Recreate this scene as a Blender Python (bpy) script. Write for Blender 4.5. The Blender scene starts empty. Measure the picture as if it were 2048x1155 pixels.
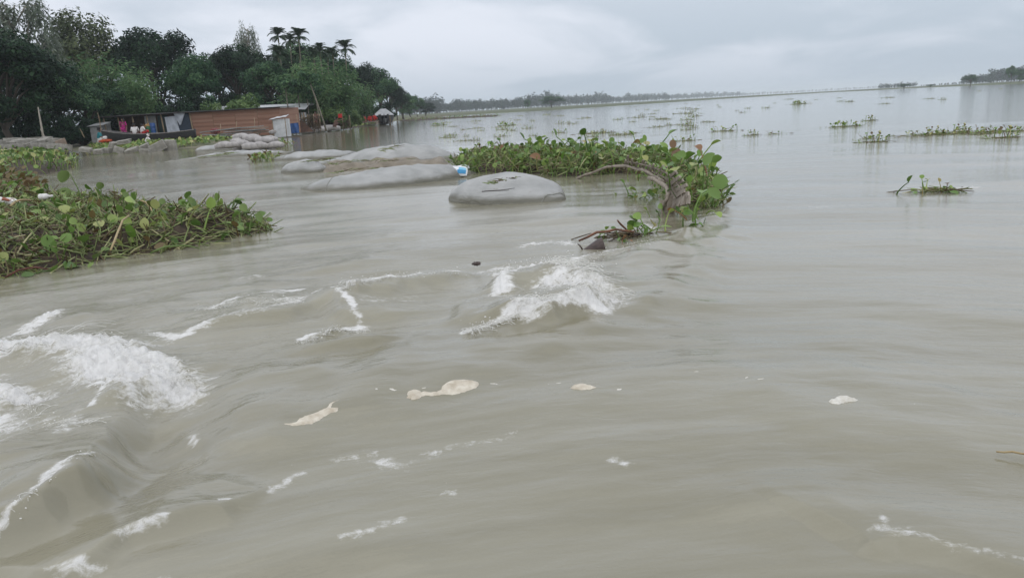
import bpy, bmesh, math, random
import numpy as np
from mathutils import Vector, Matrix, Euler

random.seed(7)
RNG = np.random.RandomState(11)
SC = bpy.context.scene
COL = SC.collection
rad = math.radians

# ---------------------------------------------------------------- camera
F = 1518.0                       # focal length in photo pixels (2048 wide)
CAM = np.array((0.0, 0.0, 1.25))
ROLL, PITCH = math.atan(0.055), rad(13.36)
_r0 = np.array((1.0, 0, 0)); _u0 = np.array((0, math.sin(PITCH), math.cos(PITCH)))
FWD = np.array((0, math.cos(PITCH), -math.sin(PITCH)))
RIGHT = _r0 * math.cos(ROLL) - _u0 * math.sin(ROLL)
UP = _u0 * math.cos(ROLL) + _r0 * math.sin(ROLL)
cam_data = bpy.data.cameras.new('camera'); cam = bpy.data.objects.new('camera', cam_data)
COL.objects.link(cam)
cam_data.sensor_width = 36.0; cam_data.lens = 36.0 * F / 2048.0
cam_data.clip_start = 0.05; cam_data.clip_end = 20000
m = Matrix.Identity(4)
for i in range(3):
    m[i][0] = RIGHT[i]; m[i][1] = UP[i]; m[i][2] = -FWD[i]; m[i][3] = CAM[i]
cam.matrix_world = m
SC.camera = cam

# ---------------------------------------------------------------- world: overcast sky
SUN_EL, SUN_ROT = rad(58), rad(200)
world = bpy.data.worlds.new('World'); SC.world = world; world.use_nodes = True
wt = world.node_tree; wt.nodes.clear()
def wn(t, **kw):
    n = wt.nodes.new(t)
    for k, v in kw.items(): setattr(n, k, v)
    return n
w_out = wn('ShaderNodeOutputWorld'); w_bg = wn('ShaderNodeBackground')
w_sky = wn('ShaderNodeTexSky', sky_type='NISHITA', sun_disc=False, sun_elevation=SUN_EL, sun_rotation=SUN_ROT)
w_sky.dust_density = 3.0; w_sky.air_density = 1.2
tc = wn('ShaderNodeTexCoord'); sep = wn('ShaderNodeSeparateXYZ')
wt.links.new(tc.outputs['Generated'], sep.inputs[0])
zc = wn('ShaderNodeMath', operation='MAXIMUM'); zc.inputs[1].default_value = 0.0
wt.links.new(sep.outputs['Z'], zc.inputs[0])
za = wn('ShaderNodeMath', operation='ADD'); za.inputs[1].default_value = 0.20
wt.links.new(zc.outputs[0], za.inputs[0])
dv = wn('ShaderNodeVectorMath', operation='DIVIDE')
cmb = wn('ShaderNodeCombineXYZ')
for k in range(3): wt.links.new(za.outputs[0], cmb.inputs[k])
wt.links.new(tc.outputs['Generated'], dv.inputs[0]); wt.links.new(cmb.outputs[0], dv.inputs[1])
mp = wn('ShaderNodeMapping'); mp.inputs['Scale'].default_value = (0.55, 0.42, 0.9); mp.inputs['Location'].default_value = (3.1, 1.7, 0.0)
wt.links.new(dv.outputs[0], mp.inputs[0])
nz = wn('ShaderNodeTexNoise'); nz.inputs['Scale'].default_value = 1.9; nz.inputs['Detail'].default_value = 7; nz.inputs['Roughness'].default_value = 0.52; nz.inputs['Distortion'].default_value = 0.35
wt.links.new(mp.outputs[0], nz.inputs['Vector'])
cr = wn('ShaderNodeValToRGB')
cr.color_ramp.interpolation = 'EASE'
e = cr.color_ramp.elements
e[0].position = 0.38; e[0].color = (0.350, 0.408, 0.475, 1)
e[1].position = 0.60; e[1].color = (0.545, 0.578, 0.645, 1)
wt.links.new(nz.outputs['Fac'], cr.inputs[0])
# cloud sheet gets thicker and greyer-blue with the longer path low down, paler overhead
el = wn('ShaderNodeMapRange'); el.inputs['From Min'].default_value = 0.03; el.inputs['From Max'].default_value = 0.24
el.interpolation_type = 'SMOOTHSTEP'
wt.links.new(zc.outputs[0], el.inputs['Value'])
hz = wn('ShaderNodeMixRGB'); hz.inputs[1].default_value = (0.345, 0.398, 0.462, 1)
hm = wn('ShaderNodeMapRange'); hm.inputs['From Min'].default_value = 0.0; hm.inputs['From Max'].default_value = 0.10; hm.inputs['To Min'].default_value = 0.25
hm.interpolation_type = 'SMOOTHSTEP'
wt.links.new(zc.outputs[0], hm.inputs['Value']); wt.links.new(hm.outputs[0], hz.inputs[0]); wt.links.new(cr.outputs[0], hz.inputs[2])
hi = wn('ShaderNodeMixRGB'); hi.inputs[2].default_value = (0.575, 0.600, 0.662, 1)
hf = wn('ShaderNodeMath', operation='MULTIPLY'); hf.inputs[1].default_value = 0.7
wt.links.new(el.outputs[0], hf.inputs[0]); wt.links.new(hf.outputs[0], hi.inputs[0]); wt.links.new(hz.outputs[0], hi.inputs[1])
sc_ = wn('ShaderNodeMixRGB', blend_type='MULTIPLY'); sc_.inputs[0].default_value = 1.0; sc_.inputs[2].default_value = (0.1, 0.1, 0.1, 1)
wt.links.new(w_sky.outputs[0], sc_.inputs[1])
mx = wn('ShaderNodeMixRGB'); mx.inputs[0].default_value = 0.96
wt.links.new(sc_.outputs[0], mx.inputs[1]); wt.links.new(hi.outputs[0], mx.inputs[2])
wt.links.new(mx.outputs[0], w_bg.inputs['Color']); w_bg.inputs['Strength'].default_value = 1.0
wt.links.new(w_bg.outputs[0], w_out.inputs[0])

sun_d = bpy.data.lights.new('sun', 'SUN'); sun = bpy.data.objects.new('sun', sun_d); COL.objects.link(sun)
sun_d.energy = 0.9; sun_d.angle = rad(150); sun_d.color = (1.0, 0.97, 0.92)
sun.rotation_euler = (rad(90) - SUN_EL, 0, rad(180) - SUN_ROT)
SC.view_settings.view_transform = 'Standard'; SC.view_settings.look = 'None'
SC.view_settings.exposure = 0.54; SC.view_settings.gamma = 1.0; SC.view_settings.use_curve_mapping = False
SC.cycles.max_bounces = 6; SC.cycles.transparent_max_bounces = 8; SC.cycles.volume_bounces = 1
SC.cycles.use_denoising = True

# ---------------------------------------------------------------- pixel <-> place helpers
def ray(px, py):
    return FWD + RIGHT * ((px - 1024.0) / F) + UP * ((577.5 - py) / F)
def P(px, py, z=0.0):            # where the sight line through a photo pixel meets height z
    d = ray(px, py); return CAM + d * ((z - CAM[2]) / d[2])
def A(px, py, Y):                # the same at distance Y from the camera
    d = ray(px, py); return CAM + d * (Y / d[1])

# ---------------------------------------------------------------- generic builders
class MB:
    def __init__(s): s.v = []; s.f = []; s.n = 0; s.t = []
    def add(s, v, f, tint=None):
        v = np.asarray(v, float).reshape(-1, 3)
        s.v.append(v)
        for q in f: s.f.append(tuple(int(i) + s.n for i in q))
        s.n += len(v)
        s.t.append(np.full(len(v), 0.5 if tint is None else tint) if np.isscalar(tint) or tint is None else np.asarray(tint, float))
        return s
    def box(s, c, size, rot=None, tint=None, jit=0.0):
        b = np.array([(x, y, z) for x in (-.5, .5) for y in (-.5, .5) for z in (-.5, .5)]) * np.array(size)
        if jit: b = b + RNG.uniform(-jit, jit, b.shape)
        if rot is not None: b = b @ np.array(Euler(rot).to_matrix()).T
        return s.add(b + np.array(c), [(0, 1, 3, 2), (4, 6, 7, 5), (0, 4, 5, 1), (2, 3, 7, 6), (0, 2, 6, 4), (1, 5, 7, 3)], tint)
    def tube(s, pts, radii, n=6, caps=True, tint=None, flat=1.0):
        v, f = tube_geo(pts, radii, n, caps, flat); return s.add(v, f, tint)
    def mesh(s, name, smooth=True):
        me = bpy.data.meshes.new(name)
        V = np.concatenate(s.v) if s.v else np.zeros((0, 3))
        me.from_pydata(V.tolist(), [], s.f)
        at = me.attributes.new('tint', 'FLOAT', 'POINT'); at.data.foreach_set('value', np.concatenate(s.t).astype(np.float32))
        if smooth: me.shade_smooth()
        me.update(); return me
    def build(s, name, mat, parent=None, smooth=True, **props):
        return link(name, s.mesh(name, smooth), mat, parent, **props)

def tube_geo(pts, radii, n=6, caps=True, flat=1.0):
    p = np.asarray(pts, float); k = len(p)
    r = np.full(k, radii, float) if np.isscalar(radii) else np.asarray(radii, float)
    t = np.gradient(p, axis=0); t /= np.linalg.norm(t, axis=1)[:, None] + 1e-9
    ref = np.array((0, 0, 1.0)) if abs(t[:, 2]).mean() < 0.8 else np.array((1.0, 0, 0))
    a = np.cross(t, ref); a /= np.linalg.norm(a, axis=1)[:, None] + 1e-9
    b = np.cross(t, a)
    th = np.arange(n) * 2 * math.pi / n
    ring = (a[:, None, :] * np.cos(th)[None, :, None] + b[:, None, :] * np.sin(th)[None, :, None] * flat) * r[:, None, None] + p[:, None, :]
    f = []
    for i in range(k - 1):
        for j in range(n):
            j2 = (j + 1) % n; f.append((i * n + j, i * n + j2, (i + 1) * n + j2, (i + 1) * n + j))
    if caps: f.append(tuple(range(n - 1, -1, -1))); f.append(tuple((k - 1) * n + j for j in range(n)))
    return ring.reshape(-1, 3), f

def link(name, me, mat=None, parent=None, **props):
    o = bpy.data.objects.new(name, me); COL.objects.link(o)
    if mat is not None and me is not None and not me.materials: me.materials.append(mat)
    if parent is not None: o.parent = parent
    for k, v in props.items():
        if v is not None: o[k] = v
    return o
def thing(name, loc, label, category, group=None, rz=0.0, scale=None):
    o = bpy.data.objects.new(name, None); COL.objects.link(o); o.empty_display_size = 0.2
    o.location = tuple(map(float, loc)); o.rotation_euler = (0, 0, rz)
    if scale is not None: o.scale = scale
    o['label'] = label; o['category'] = category
    if group: o['group'] = group
    return o

def fast_mesh(name, V, Q, tint=None, smooth=True, uv=None, extra=None):
    """quads from arrays"""
    me = bpy.data.meshes.new(name)
    V = np.ascontiguousarray(V, np.float32); Q = np.ascontiguousarray(Q, np.int32)
    nq, k = Q.shape
    me.vertices.add(len(V)); me.vertices.foreach_set('co', V.ravel())
    me.loops.add(nq * k); me.loops.foreach_set('vertex_index', Q.ravel())
    me.polygons.add(nq); me.polygons.foreach_set('loop_start', np.arange(0, nq * k, k, dtype=np.int32))
    if smooth: me.polygons.foreach_set('use_smooth', np.ones(nq, bool))
    me.update(calc_edges=True)
    if tint is not None:
        at = me.attributes.new('tint', 'FLOAT', 'POINT'); at.data.foreach_set('value', np.asarray(tint, np.float32))
    for kk, vv in (extra or {}).items():
        at = me.attributes.new(kk, 'FLOAT', 'POINT'); at.data.foreach_set('value', np.asarray(vv, np.float32))
    if uv is not None:
        at = me.attributes.new('flow', 'FLOAT_VECTOR', 'POINT'); at.data.foreach_set('vector', np.ascontiguousarray(uv, np.float32).ravel())
    return me

# ---------------------------------------------------------------- materials
def new_mat(name):
    mt = bpy.data.materials.new(name); mt.use_nodes = True
    nt = mt.node_tree; b = nt.nodes['Principled BSDF']; return mt, nt, b
def ramp(nt, stops, fac=None, ease=False):
    r = nt.nodes.new('ShaderNodeValToRGB')
    el_ = r.color_ramp.elements
    while len(el_) < len(stops): el_.new(0.5)
    for q, (p, c) in zip(el_, stops): q.position = p; q.color = (*c, 1)
    if fac is not None: nt.links.new(fac, r.inputs[0])
    return r
def basic(name, c1, c2=None, rough=0.8, scale=8.0, bump=0.0, bscale=None, detail=4, stretch=(1, 1, 1), spec=0.4, metal=0.0, coords='Object'):
    """two-tone mottled surface with fine relief"""
    mt, nt, b = new_mat(name)
    c2 = c2 or tuple(x * 0.7 for x in c1)
    t = nt.nodes.new('ShaderNodeTexCoord'); mpp = nt.nodes.new('ShaderNodeMapping'); mpp.inputs['Scale'].default_value = stretch
    nt.links.new(t.outputs[coords], mpp.inputs[0])
    n = nt.nodes.new('ShaderNodeTexNoise'); n.inputs['Scale'].default_value = scale; n.inputs['Detail'].default_value = detail; n.inputs['Roughness'].default_value = 0.6
    nt.links.new(mpp.outputs[0], n.inputs['Vector'])
    r = ramp(nt, [(0.33, c2), (0.67, c1)], n.outputs['Fac']); nt.links.new(r.outputs[0], b.inputs['Base Color'])
    b.inputs['Roughness'].default_value = rough; b.inputs['Specular IOR Level'].default_value = spec; b.inputs['Metallic'].default_value = metal
    if bump:
        n2 = nt.nodes.new('ShaderNodeTexNoise'); n2.inputs['Scale'].default_value = bscale or scale * 4; n2.inputs['Detail'].default_value = 5
        nt.links.new(mpp.outputs[0], n2.inputs['Vector'])
        bp = nt.nodes.new('ShaderNodeBump'); bp.inputs['Strength'].default_value = bump; bp.inputs['Distance'].default_value = 0.2 / (bscale or scale * 4)
        nt.links.new(n2.outputs['Fac'], bp.inputs['Height']); nt.links.new(bp.outputs[0], b.inputs['Normal'])
    return mt
def foliage(name, stops, transl=0.25, rough=0.55, by_object=False, spec=0.3, vary=0.25):
    """leaf colour from a per-leaf tint (or the object's random number)"""
    mt, nt, b = new_mat(name)
    if by_object:
        oi = nt.nodes.new('ShaderNodeObjectInfo'); fac = oi.outputs['Random']
        r = ramp(nt, stops, fac)
    else:
        at = nt.nodes.new('ShaderNodeAttribute'); at.attribute_name = 'tint'
        oi = nt.nodes.new('ShaderNodeObjectInfo')
        ad = nt.nodes.new('ShaderNodeMath'); ad.operation = 'MULTIPLY_ADD'; ad.inputs[1].default_value = vary
        sb = nt.nodes.new('ShaderNodeMath'); sb.operation = 'SUBTRACT'; sb.inputs[1].default_value = 0.5
        nt.links.new(oi.outputs['Random'], sb.inputs[0]); nt.links.new(sb.outputs[0], ad.inputs[0]); nt.links.new(at.outputs['Fac'], ad.inputs[2])
        r = ramp(nt, stops, ad.outputs[0])
    nt.links.new(r.outputs[0], b.inputs['Base Color'])
    b.inputs['Roughness'].default_value = rough; b.inputs['Specular IOR Level'].default_value = spec
    tr = nt.nodes.new('ShaderNodeBsdfTranslucent'); nt.links.new(r.outputs[0], tr.inputs['Color'])
    ms = nt.nodes.new('ShaderNodeMixShader'); ms.inputs[0].default_value = transl
    out = nt.nodes['Material Output']
    nt.links.new(b.outputs[0], ms.inputs[1]); nt.links.new(tr.outputs[0], ms.inputs[2]); nt.links.new(ms.outputs[0], out.inputs['Surface'])
    return mt

# ---------------------------------------------------------------- numpy noise and plane geometry
_perm = np.random.RandomState(3).permutation(256); _ga = np.random.RandomState(4).uniform(0, 2 * math.pi, 256)
_gx, _gy = np.cos(_ga), np.sin(_ga)
def perlin(x, y, seed=0):
    x = np.asarray(x, float) + seed * 17.31; y = np.asarray(y, float) + seed * 9.77
    xi = np.floor(x).astype(np.int64); yi = np.floor(y).astype(np.int64); xf = x - xi; yf = y - yi
    u = xf * xf * xf * (xf * (xf * 6 - 15) + 10); v = yf * yf * yf * (yf * (yf * 6 - 15) + 10)
    def g(ix, iy, dx, dy):
        h = _perm[(_perm[ix & 255] + iy) & 255]; return _gx[h] * dx + _gy[h] * dy
    a = g(xi, yi, xf, yf); b = g(xi + 1, yi, xf - 1, yf); c = g(xi, yi + 1, xf, yf - 1); d = g(xi + 1, yi + 1, xf - 1, yf - 1)
    return 1.5 * ((a + (b - a) * u) * (1 - v) + (c + (d - c) * u) * v)
def fbm(x, y, seed=0, octv=4):
    s = 0; a = 1.0
    for k in range(octv):
        s = s + a * perlin(x * 2 ** k, y * 2 ** k, seed + k); a *= 0.5
    return s
def sstep(a, b, x):
    t = np.clip((x - a) / (b - a), 0, 1); return t * t * (3 - 2 * t)
def poly_dist(x, y, pts, vals=None):
    """distance to a polyline, side (+ left) and the value carried along it (blended where two stretches are equally near)"""
    best = np.full(np.shape(x), 1e9); side = np.ones(np.shape(x)); ds = []; vs = []
    for i in range(len(pts) - 1):
        ax, ay = pts[i][0], pts[i][1]; bx, by = pts[i + 1][0], pts[i + 1][1]
        dx, dy = bx - ax, by - ay; L = dx * dx + dy * dy + 1e-12
        t = np.clip(((x - ax) * dx + (y - ay) * dy) / L, 0, 1)
        ex = x - ax - t * dx; ey = y - ay - t * dy
        d = np.hypot(ex, ey); mk = d < best
        best = np.where(mk, d, best); side = np.where(mk, np.sign(dx * (y - ay) - dy * (x - ax)), side)
        if vals is not None: ds.append(d); vs.append(vals[i] * (1 - t) + vals[i + 1] * t)
    val = np.zeros(np.shape(x))
    if vals is not None:
        w = [np.exp(-(d - best) / .09) for d in ds]; val = sum(a_ * b_ for a_, b_ in zip(w, vs)) / sum(w)
        near_v = np.choose(np.argmin(np.array(ds), 0), vs); val = val * np.clip(np.abs(near_v) / .02, 0, 1)
    return best, side, val
def in_poly(x, y, pts):
    c = np.zeros(np.shape(x), bool); n = len(pts)
    for i in range(n):
        x1, y1 = pts[i][0], pts[i][1]; x2, y2 = pts[(i + 1) % n][0], pts[(i + 1) % n][1]
        if y1 == y2: continue
        c ^= ((y1 > y) != (y2 > y)) & (x < (x2 - x1) * (y - y1) / (y2 - y1) + x1)
    return c
def G(pts, z=0.0):
    return [tuple(P(p[0], p[1], z)[:2]) for p in pts]
def spline(pts, n):
    """smooth curve through control points (Catmull-Rom)"""
    p = np.asarray(pts, float); p = np.vstack([2 * p[0] - p[1], p, 2 * p[-1] - p[-2]])
    k = len(p) - 3; out = []
    for q in np.linspace(0, k - 1e-6, n):
        i = int(q); t = q - i; a, b, c, d = p[i], p[i + 1], p[i + 2], p[i + 3]
        out.append(0.5 * (2 * b + (c - a) * t + (2 * a - 5 * b + 4 * c - d) * t * t + (3 * b - a - 3 * c + d) * t ** 3))
    return np.array(out)

# ================================================================ THE RIVER
# crest lines: photo positions along the crest with height; wl = far side width, wr = near side width (m)
RIDGES = [
 ([(-140,1075,.10),(0,988,.21),(60,955,.24),(120,920,.26),(172,872,.24),(205,830,.18),(240,790,.11),(290,755,.05),(380,725,.0)], .70, .085),
 ([(120,790,.0),(190,776,.05),(235,770,.07),(262,785,.04),(272,830,.0)], .16, .10),
 ([(-90,690,.08),(60,685,.09),(180,695,.11),(250,712,.10),(310,735,.055),(420,765,.0)], .26, .20),
 ([(-120,800,.04),(0,790,.05),(60,790,.02)], .20, .16),
 ([(330,668,.02),(440,642,.06),(570,615,.08),(660,590,.09),(700,612,.08),(722,640,.05)], .30, .09),
 ([(600,668,.02),(660,660,.07),(722,640,.06)], .25, .06),
 ([(420,612,.02),(500,595,.07),(585,575,.05)], .22, .10),
 ([(688,592,.04),(720,578,.09),(770,568,.10),(830,555,.08),(890,540,.08),(945,533,.03)], .25, .09),
 ([(880,645,.0),(960,628,.06),(1030,612,.12),(1100,606,.16),(1170,596,.13),(1212,594,.02)], .45, .07),
 ([(990,545,.08),(1080,532,.13),(1150,548,.12),(1195,582,.07)], .35, .30),
 ([(1000,585,.05),(1012,560,.10),(1030,538,.10)], .12, .10),
 ([(560,718,.0),(640,702,.03),(740,686,.045),(835,658,.02)], .28, .045),
 ([(420,760,.0),(360,810,-.05),(290,870,-.09),(180,955,-.09),(0,1060,-.07),(-120,1130,.0)], .26, .26),
 ([(120,1170,.03),(165,1128,.05),(200,1095,.06),(240,1065,.06),(330,1032,.07),(440,1005,.06),(548,958,.01)], .35, .045),
 ([(1700,1115,.01),(1780,1066,.05),(1850,1080,.05),(1920,1102,.04),(2048,1132,.06),(2160,1165,.05)], .30, .05),
 ([(700,830,.0),(1000,800,.02),(1400,768,.035),(1700,778,.035),(2150,805,.03)], .9, .30),
 ([(900,960,.0),(1300,935,.03),(1550,985,.04),(1750,1035,.04)], .5, .22),
 ([(1300,870,.0),(1600,850,.03),(1900,890,.035),(2150,960,.03)], .45, .2),
 ([(0,1190,.0),(400,1110,.03),(800,1060,.03),(1200,1030,.0)], .4, .2),
 ([(380,900,.0),(560,850,.04),(800,800,.03),(950,790,.0)], .4, .16),
 ([(300,800,.0),(480,760,.05),(700,735,.04),(950,700,.0)], .5, .25),
 ([(1305,505,.02),(1350,478,.06),(1420,440,.06),(1462,405,.02)], .16, .10),
 ([(1330,520,.0),(1400,490,.03),(1500,440,.0)], .18, .14),
 ([(1180,545,.03),(1290,505,.06),(1390,482,.02)], .30, .22),
 ([(1210,600,.0),(1280,606,.03),(1420,600,.02),(1600,585,.0)], .12, .10),
 ([(1200,622,.0),(1300,628,.025),(1480,622,.0)], .10, .10),
 ([(1500,665,.0),(1700,650,.02),(2050,655,.0)], .4, .25),
 ([(560,540,.0),(700,520,.04),(900,495,.03),(1040,470,.03),(1160,455,.0)], .3, .25),
 ([(880,460,.0),(1010,448,.03),(1120,440,.02),(1200,430,.0)], .3, .25),
 ([(200,640,.0),(330,610,.05),(480,570,.03),(600,545,.0)], .3, .25),
 ([(0,640,.03),(160,625,.05),(300,600,.0)], .3, .22),
 ([(1470,415,.0),(1410,490,.05),(1300,580,.07),(1130,665,.07),(900,725,.07),(680,775,.06),(500,830,.05),(380,900,.0)], .28, .9),
 ([(100,470,.0),(240,452,.0)], .3, .3),
]
# whitewater: photo line, radius (m), strength
FOAM = [
 ([(-80,1030),(0,990),(60,957),(115,925),(150,895),(180,868)], .016, .82, .18),
 ([(85,925),(120,905)], .03, .9, .2),
 ([(-60,690),(60,690),(150,690),(200,705)], .24, .92),
 ([(190,705),(270,728),(335,748)], .20, 1.25, .1),
 ([(60,672),(160,680),(250,700),(330,735)], .18, 1.05, .1),
 ([(0,662),(60,640),(115,612)], .11, .75),
 ([(-60,770),(0,780),(45,790)], .17, 1.0), ([(-20,830),(10,850)], .09, .9),
 ([(80,832),(130,838),(140,860)], .10, .55),
 ([(180,778),(235,772),(262,792),(270,808)], .035, .8), ([(215,775),(185,820)], .02, .8),
 ([(300,662),(350,668),(440,642),(520,628),(600,606)], .085, .72),
 ([(420,612),(480,593),(560,582),(600,574)], .08, .75),
 ([(605,667),(660,658),(722,640)], .05, 1.1), ([(668,588),(705,612),(722,640)], .035, .85),
 ([(560,603),(610,600),(640,590)], .05, .7),
 ([(692,590),(720,578),(770,568),(800,560)], .06, 1.2), ([(795,558),(850,545),(920,535)], .065, 1.2), ([(930,533),(990,522),(1020,520)], .05, .8),
 ([(925,636),(990,622),(1060,606)], .045, 1.15, .1), ([(1050,608),(1110,602),(1170,594),(1205,594)], .09, .95, .12),
 ([(1000,525),(1080,525),(1150,545)], .13, .90, .08), ([(1100,560),(1150,570),(1190,590)], .22, .88, .08),
 ([(1000,580),(1012,560),(1022,540)], .09, .9), ([(1090,575),(1130,560)], .10, .75),
 ([(1060,480),(1110,472),(1150,482)], .12, .62),
 ([(1150,505),(1210,495),(1270,490),(1300,487)], .06, .85), ([(1225,470),(1255,458)], .10, .65), ([(1290,445),(1312,455)], .06, .9),
 ([(1080,520),(1160,505)], .07, .6),
 ([(238,1066),(290,1048),(332,1034)], .022, .62, .06), ([(100,1138),(150,1132),(182,1128)], .035, .48),
 ([(440,1000),(455,996)], .012, .7), ([(320,1140),(340,1148)], .02, .6),
 ([(1765,1060),(1800,1066)], .035, .8), ([(1800,1068),(1850,1078),(1895,1092)], .024, .75), ([(1915,1097),(1960,1108)], .022, .7), ([(1975,1112),(2060,1130)], .022, .6),
 ([(1762,1030),(1768,1042)], .02, .8),
 ([(680,895),(740,890)], .05, .42), ([(755,905),(800,912),(865,888)], .045, .55), ([(900,872),(985,858)], .03, .6), ([(1005,858),(1020,848)], .03, .55),
 ([(540,960),(595,925)], .03, .5), ([(885,965),(905,960)], .025, .55), ([(690,1060),(800,1025)], .03, .5), ([(1225,905),(1250,912)], .03, .5),
 ([(380,845),(388,858)], .025, .6),
 ([(30,352),(150,350),(300,338)], .30, .42), ([(180,332),(320,318),(430,310)], .35, .42), ([(60,372),(260,366)], .25, .28),
 ([(480,552),(520,545)], .12, .40), ([(740,600),(830,588)], .10, .40), ([(640,560),(700,545)], .08, .3),
 ([(1640,410),(1720,405)], .2, .36), ([(1860,372),(1940,368)], .16, .62),
]
def _prep():
    for pts, wl, wr in RIDGES:
        g = [P(p[0], p[1], max(p[2], 0) * 0.8)[:2] for p in pts]
        hs = [p[2] for p in pts]; hs[0] = hs[-1] = 0.0
        yield np.array(g), hs, wl, wr
_RID = list(_prep()); _FM = [(np.array(G(q[0], q[3] if len(q) > 3 else .04)), q[1], q[2]) for q in FOAM]
_TURB = G([(1330, 455), (1310, 500), (1215, 600), (930, 645), (700, 700), (400, 775), (270, 900), (0, 1020), (-200, 1120), (-400, 900), (-300, 560),
           (0, 570), (300, 520), (560, 480), (900, 440), (1150, 425), (1300, 440)])
_FAST = G([(1150, 425), (900, 440), (560, 480), (300, 520), (0, 570), (-300, 560), (-300, 345), (0, 352), (180, 335), (400, 318), (560, 335), (590, 395), (900, 410), (960, 430)])
FC = (0.7, -2.2)                  # the current bends round the spit the camera stands on
def flow_coords(x, y):
    R = np.hypot(x - FC[0], y - FC[1]); return R * np.arctan2(x - FC[0], y - FC[1]), R
def water(x, y, full=False):
    """height and foam density of the river surface"""
    x = np.asarray(x, float); y = np.asarray(y, float)
    r = np.hypot(x, y); s, n = flow_coords(x, y)
    sp = np.maximum(0.0016 * r, 0.0009 * r * r)
    dT, _, _ = poly_dist(x, y, list(_TURB) + [_TURB[0]])
    T = sstep(-0.5, 0.7, np.where(in_poly(x, y, _TURB), dT, -dT))
    dF, _, _ = poly_dist(x, y, list(_FAST) + [_FAST[0]]); T = np.maximum(T, 0.8 * sstep(-0.6, 0.8, np.where(in_poly(x, y, _FAST), dF, -dF)))
    w = 0.6 * perlin(x * 0.35, y * 0.35, 9)
    h = np.zeros_like(x)
    near = sstep(40, 12, r)
    for k, (Ls, Ln, a, ca) in enumerate([(7, 2.2, .035, .75), (3.2, .9, .022, .6), (1.4, .42, .015, .45), (.62, .2, .0095, .40), (.28, .09, .0050, .38), (.13, .05, .0026, .36)]):
        fade = sstep(1.5, 4.0, Ln / sp)
        h += a * fade * (ca * (0.4 + 0.6 * near) + (1.25 - ca) * T) * perlin(s / Ls + w, n / Ln + 0.7 * w, k + 1)
    far = sstep(8, 30, r)
    h += 0.02 * far * sstep(1.5, 4, 1.6 / sp) * perlin(x / 9, y / 2.2, 15)
    foam = np.zeros_like(x); lump = np.zeros_like(x)
    for g, hs, wl, wr in _RID:
        lo = g.min(0) - 2.4 * max(wl, wr) - 0.1; hi_ = g.max(0) + 2.4 * max(wl, wr) + 0.1
        mk = (x > lo[0]) & (x < hi_[0]) & (y > lo[1]) & (y < hi_[1])
        if not mk.any(): continue
        xs, ys = x[mk], y[mk]
        wob = min(0.35 * wr + 0.015, 0.045)
        xs = xs + wob * perlin(xs * 5, ys * 5, 31); ys = ys + wob * perlin(xs * 5, ys * 5, 32)
        d, sd, v = poly_dist(xs, ys, g, hs)
        ww = np.where(sd > 0, wl, wr)
        h[mk] += v * np.exp(-(d / ww) ** 2) * (0.85 + 0.3 * perlin(xs * 3, ys * 3, 33))
    for g, rr, st in _FM:
        lo = g.min(0) - 4 * rr; hi_ = g.max(0) + 4 * rr
        mk = (x > lo[0]) & (x < hi_[0]) & (y > lo[1]) & (y < hi_[1])
        if not mk.any(): continue
        xs, ys = x[mk], y[mk]
        xs = xs + 0.5 * rr * perlin(xs / rr * .6, ys / rr * .6, 41); ys = ys + 0.5 * rr * perlin(xs / rr * .6, ys / rr * .6, 42)
        d, _, _ = poly_dist(xs, ys, g)
        br_ = np.clip(0.98 + 0.65 * fbm(xs * 2.6, ys * 2.6, 61, 3), 0.68, 1.25) if rr < .125 else 1.0
        foam[mk] = np.maximum(foam[mk], st * br_ * np.exp(-(d / rr) ** 2) + 0.07 * np.exp(-(d / (2.0 * rr)) ** 2)); lump[mk] = np.maximum(lump[mk], min(1.0, rr / .15) * st * br_ * np.exp(-(d / rr) ** 2))
    # tumbling lumps in the white water
    fz = sstep(0.25, 0.9, lump) * sstep(1.2, 3, .12 / sp)
    h += fz * (0.055 * np.abs(perlin(x * 8, y * 8, 51)) + 0.030 * np.abs(perlin(x * 19, y * 19, 52)) + 0.012 * perlin(x * 42, y * 42, 53) - 0.015)
    return (h, foam, T) if full else (h, foam)

az = np.concatenate([np.linspace(-180, -46, 46)[:-1], np.linspace(-46, -41, 14)[:-1], np.linspace(-41, 41, 960)[:-1], np.linspace(41, 46, 14)[:-1], np.linspace(46, 180, 46)])
dep = np.concatenate([np.linspace(76, 39, 14)[:-1], np.linspace(39, 10, 350)[:-1], np.linspace(10, 0.10, 215)])
rr_ = np.concatenate([1.25 / np.tan(np.radians(dep)), [1100, 1800, 3500, 8000]])
aa, RR = np.meshgrid(np.radians(az), rr_, indexing='ij')
WX, WY = (RR * np.sin(aa)).ravel(), (RR * np.cos(aa)).ravel()
WH, WF, WT = water(WX, WY, True)
fs, fn = flow_coords(WX, WY)
na, nr = aa.shape
ii, jj = np.meshgrid(np.arange(na - 1), np.arange(nr - 1), indexing='ij')
q0 = (ii * nr + jj).ravel()
Q = np.stack([q0, q0 + 1, q0 + nr + 1, q0 + nr], 1)
me = fast_mesh('river_water', np.stack([WX, WY, WH], 1), Q, uv=np.stack([fs, fn, WH], 1), extra={'foam': WF, 'turb': 0.28 + 0.72 * WT})

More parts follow.
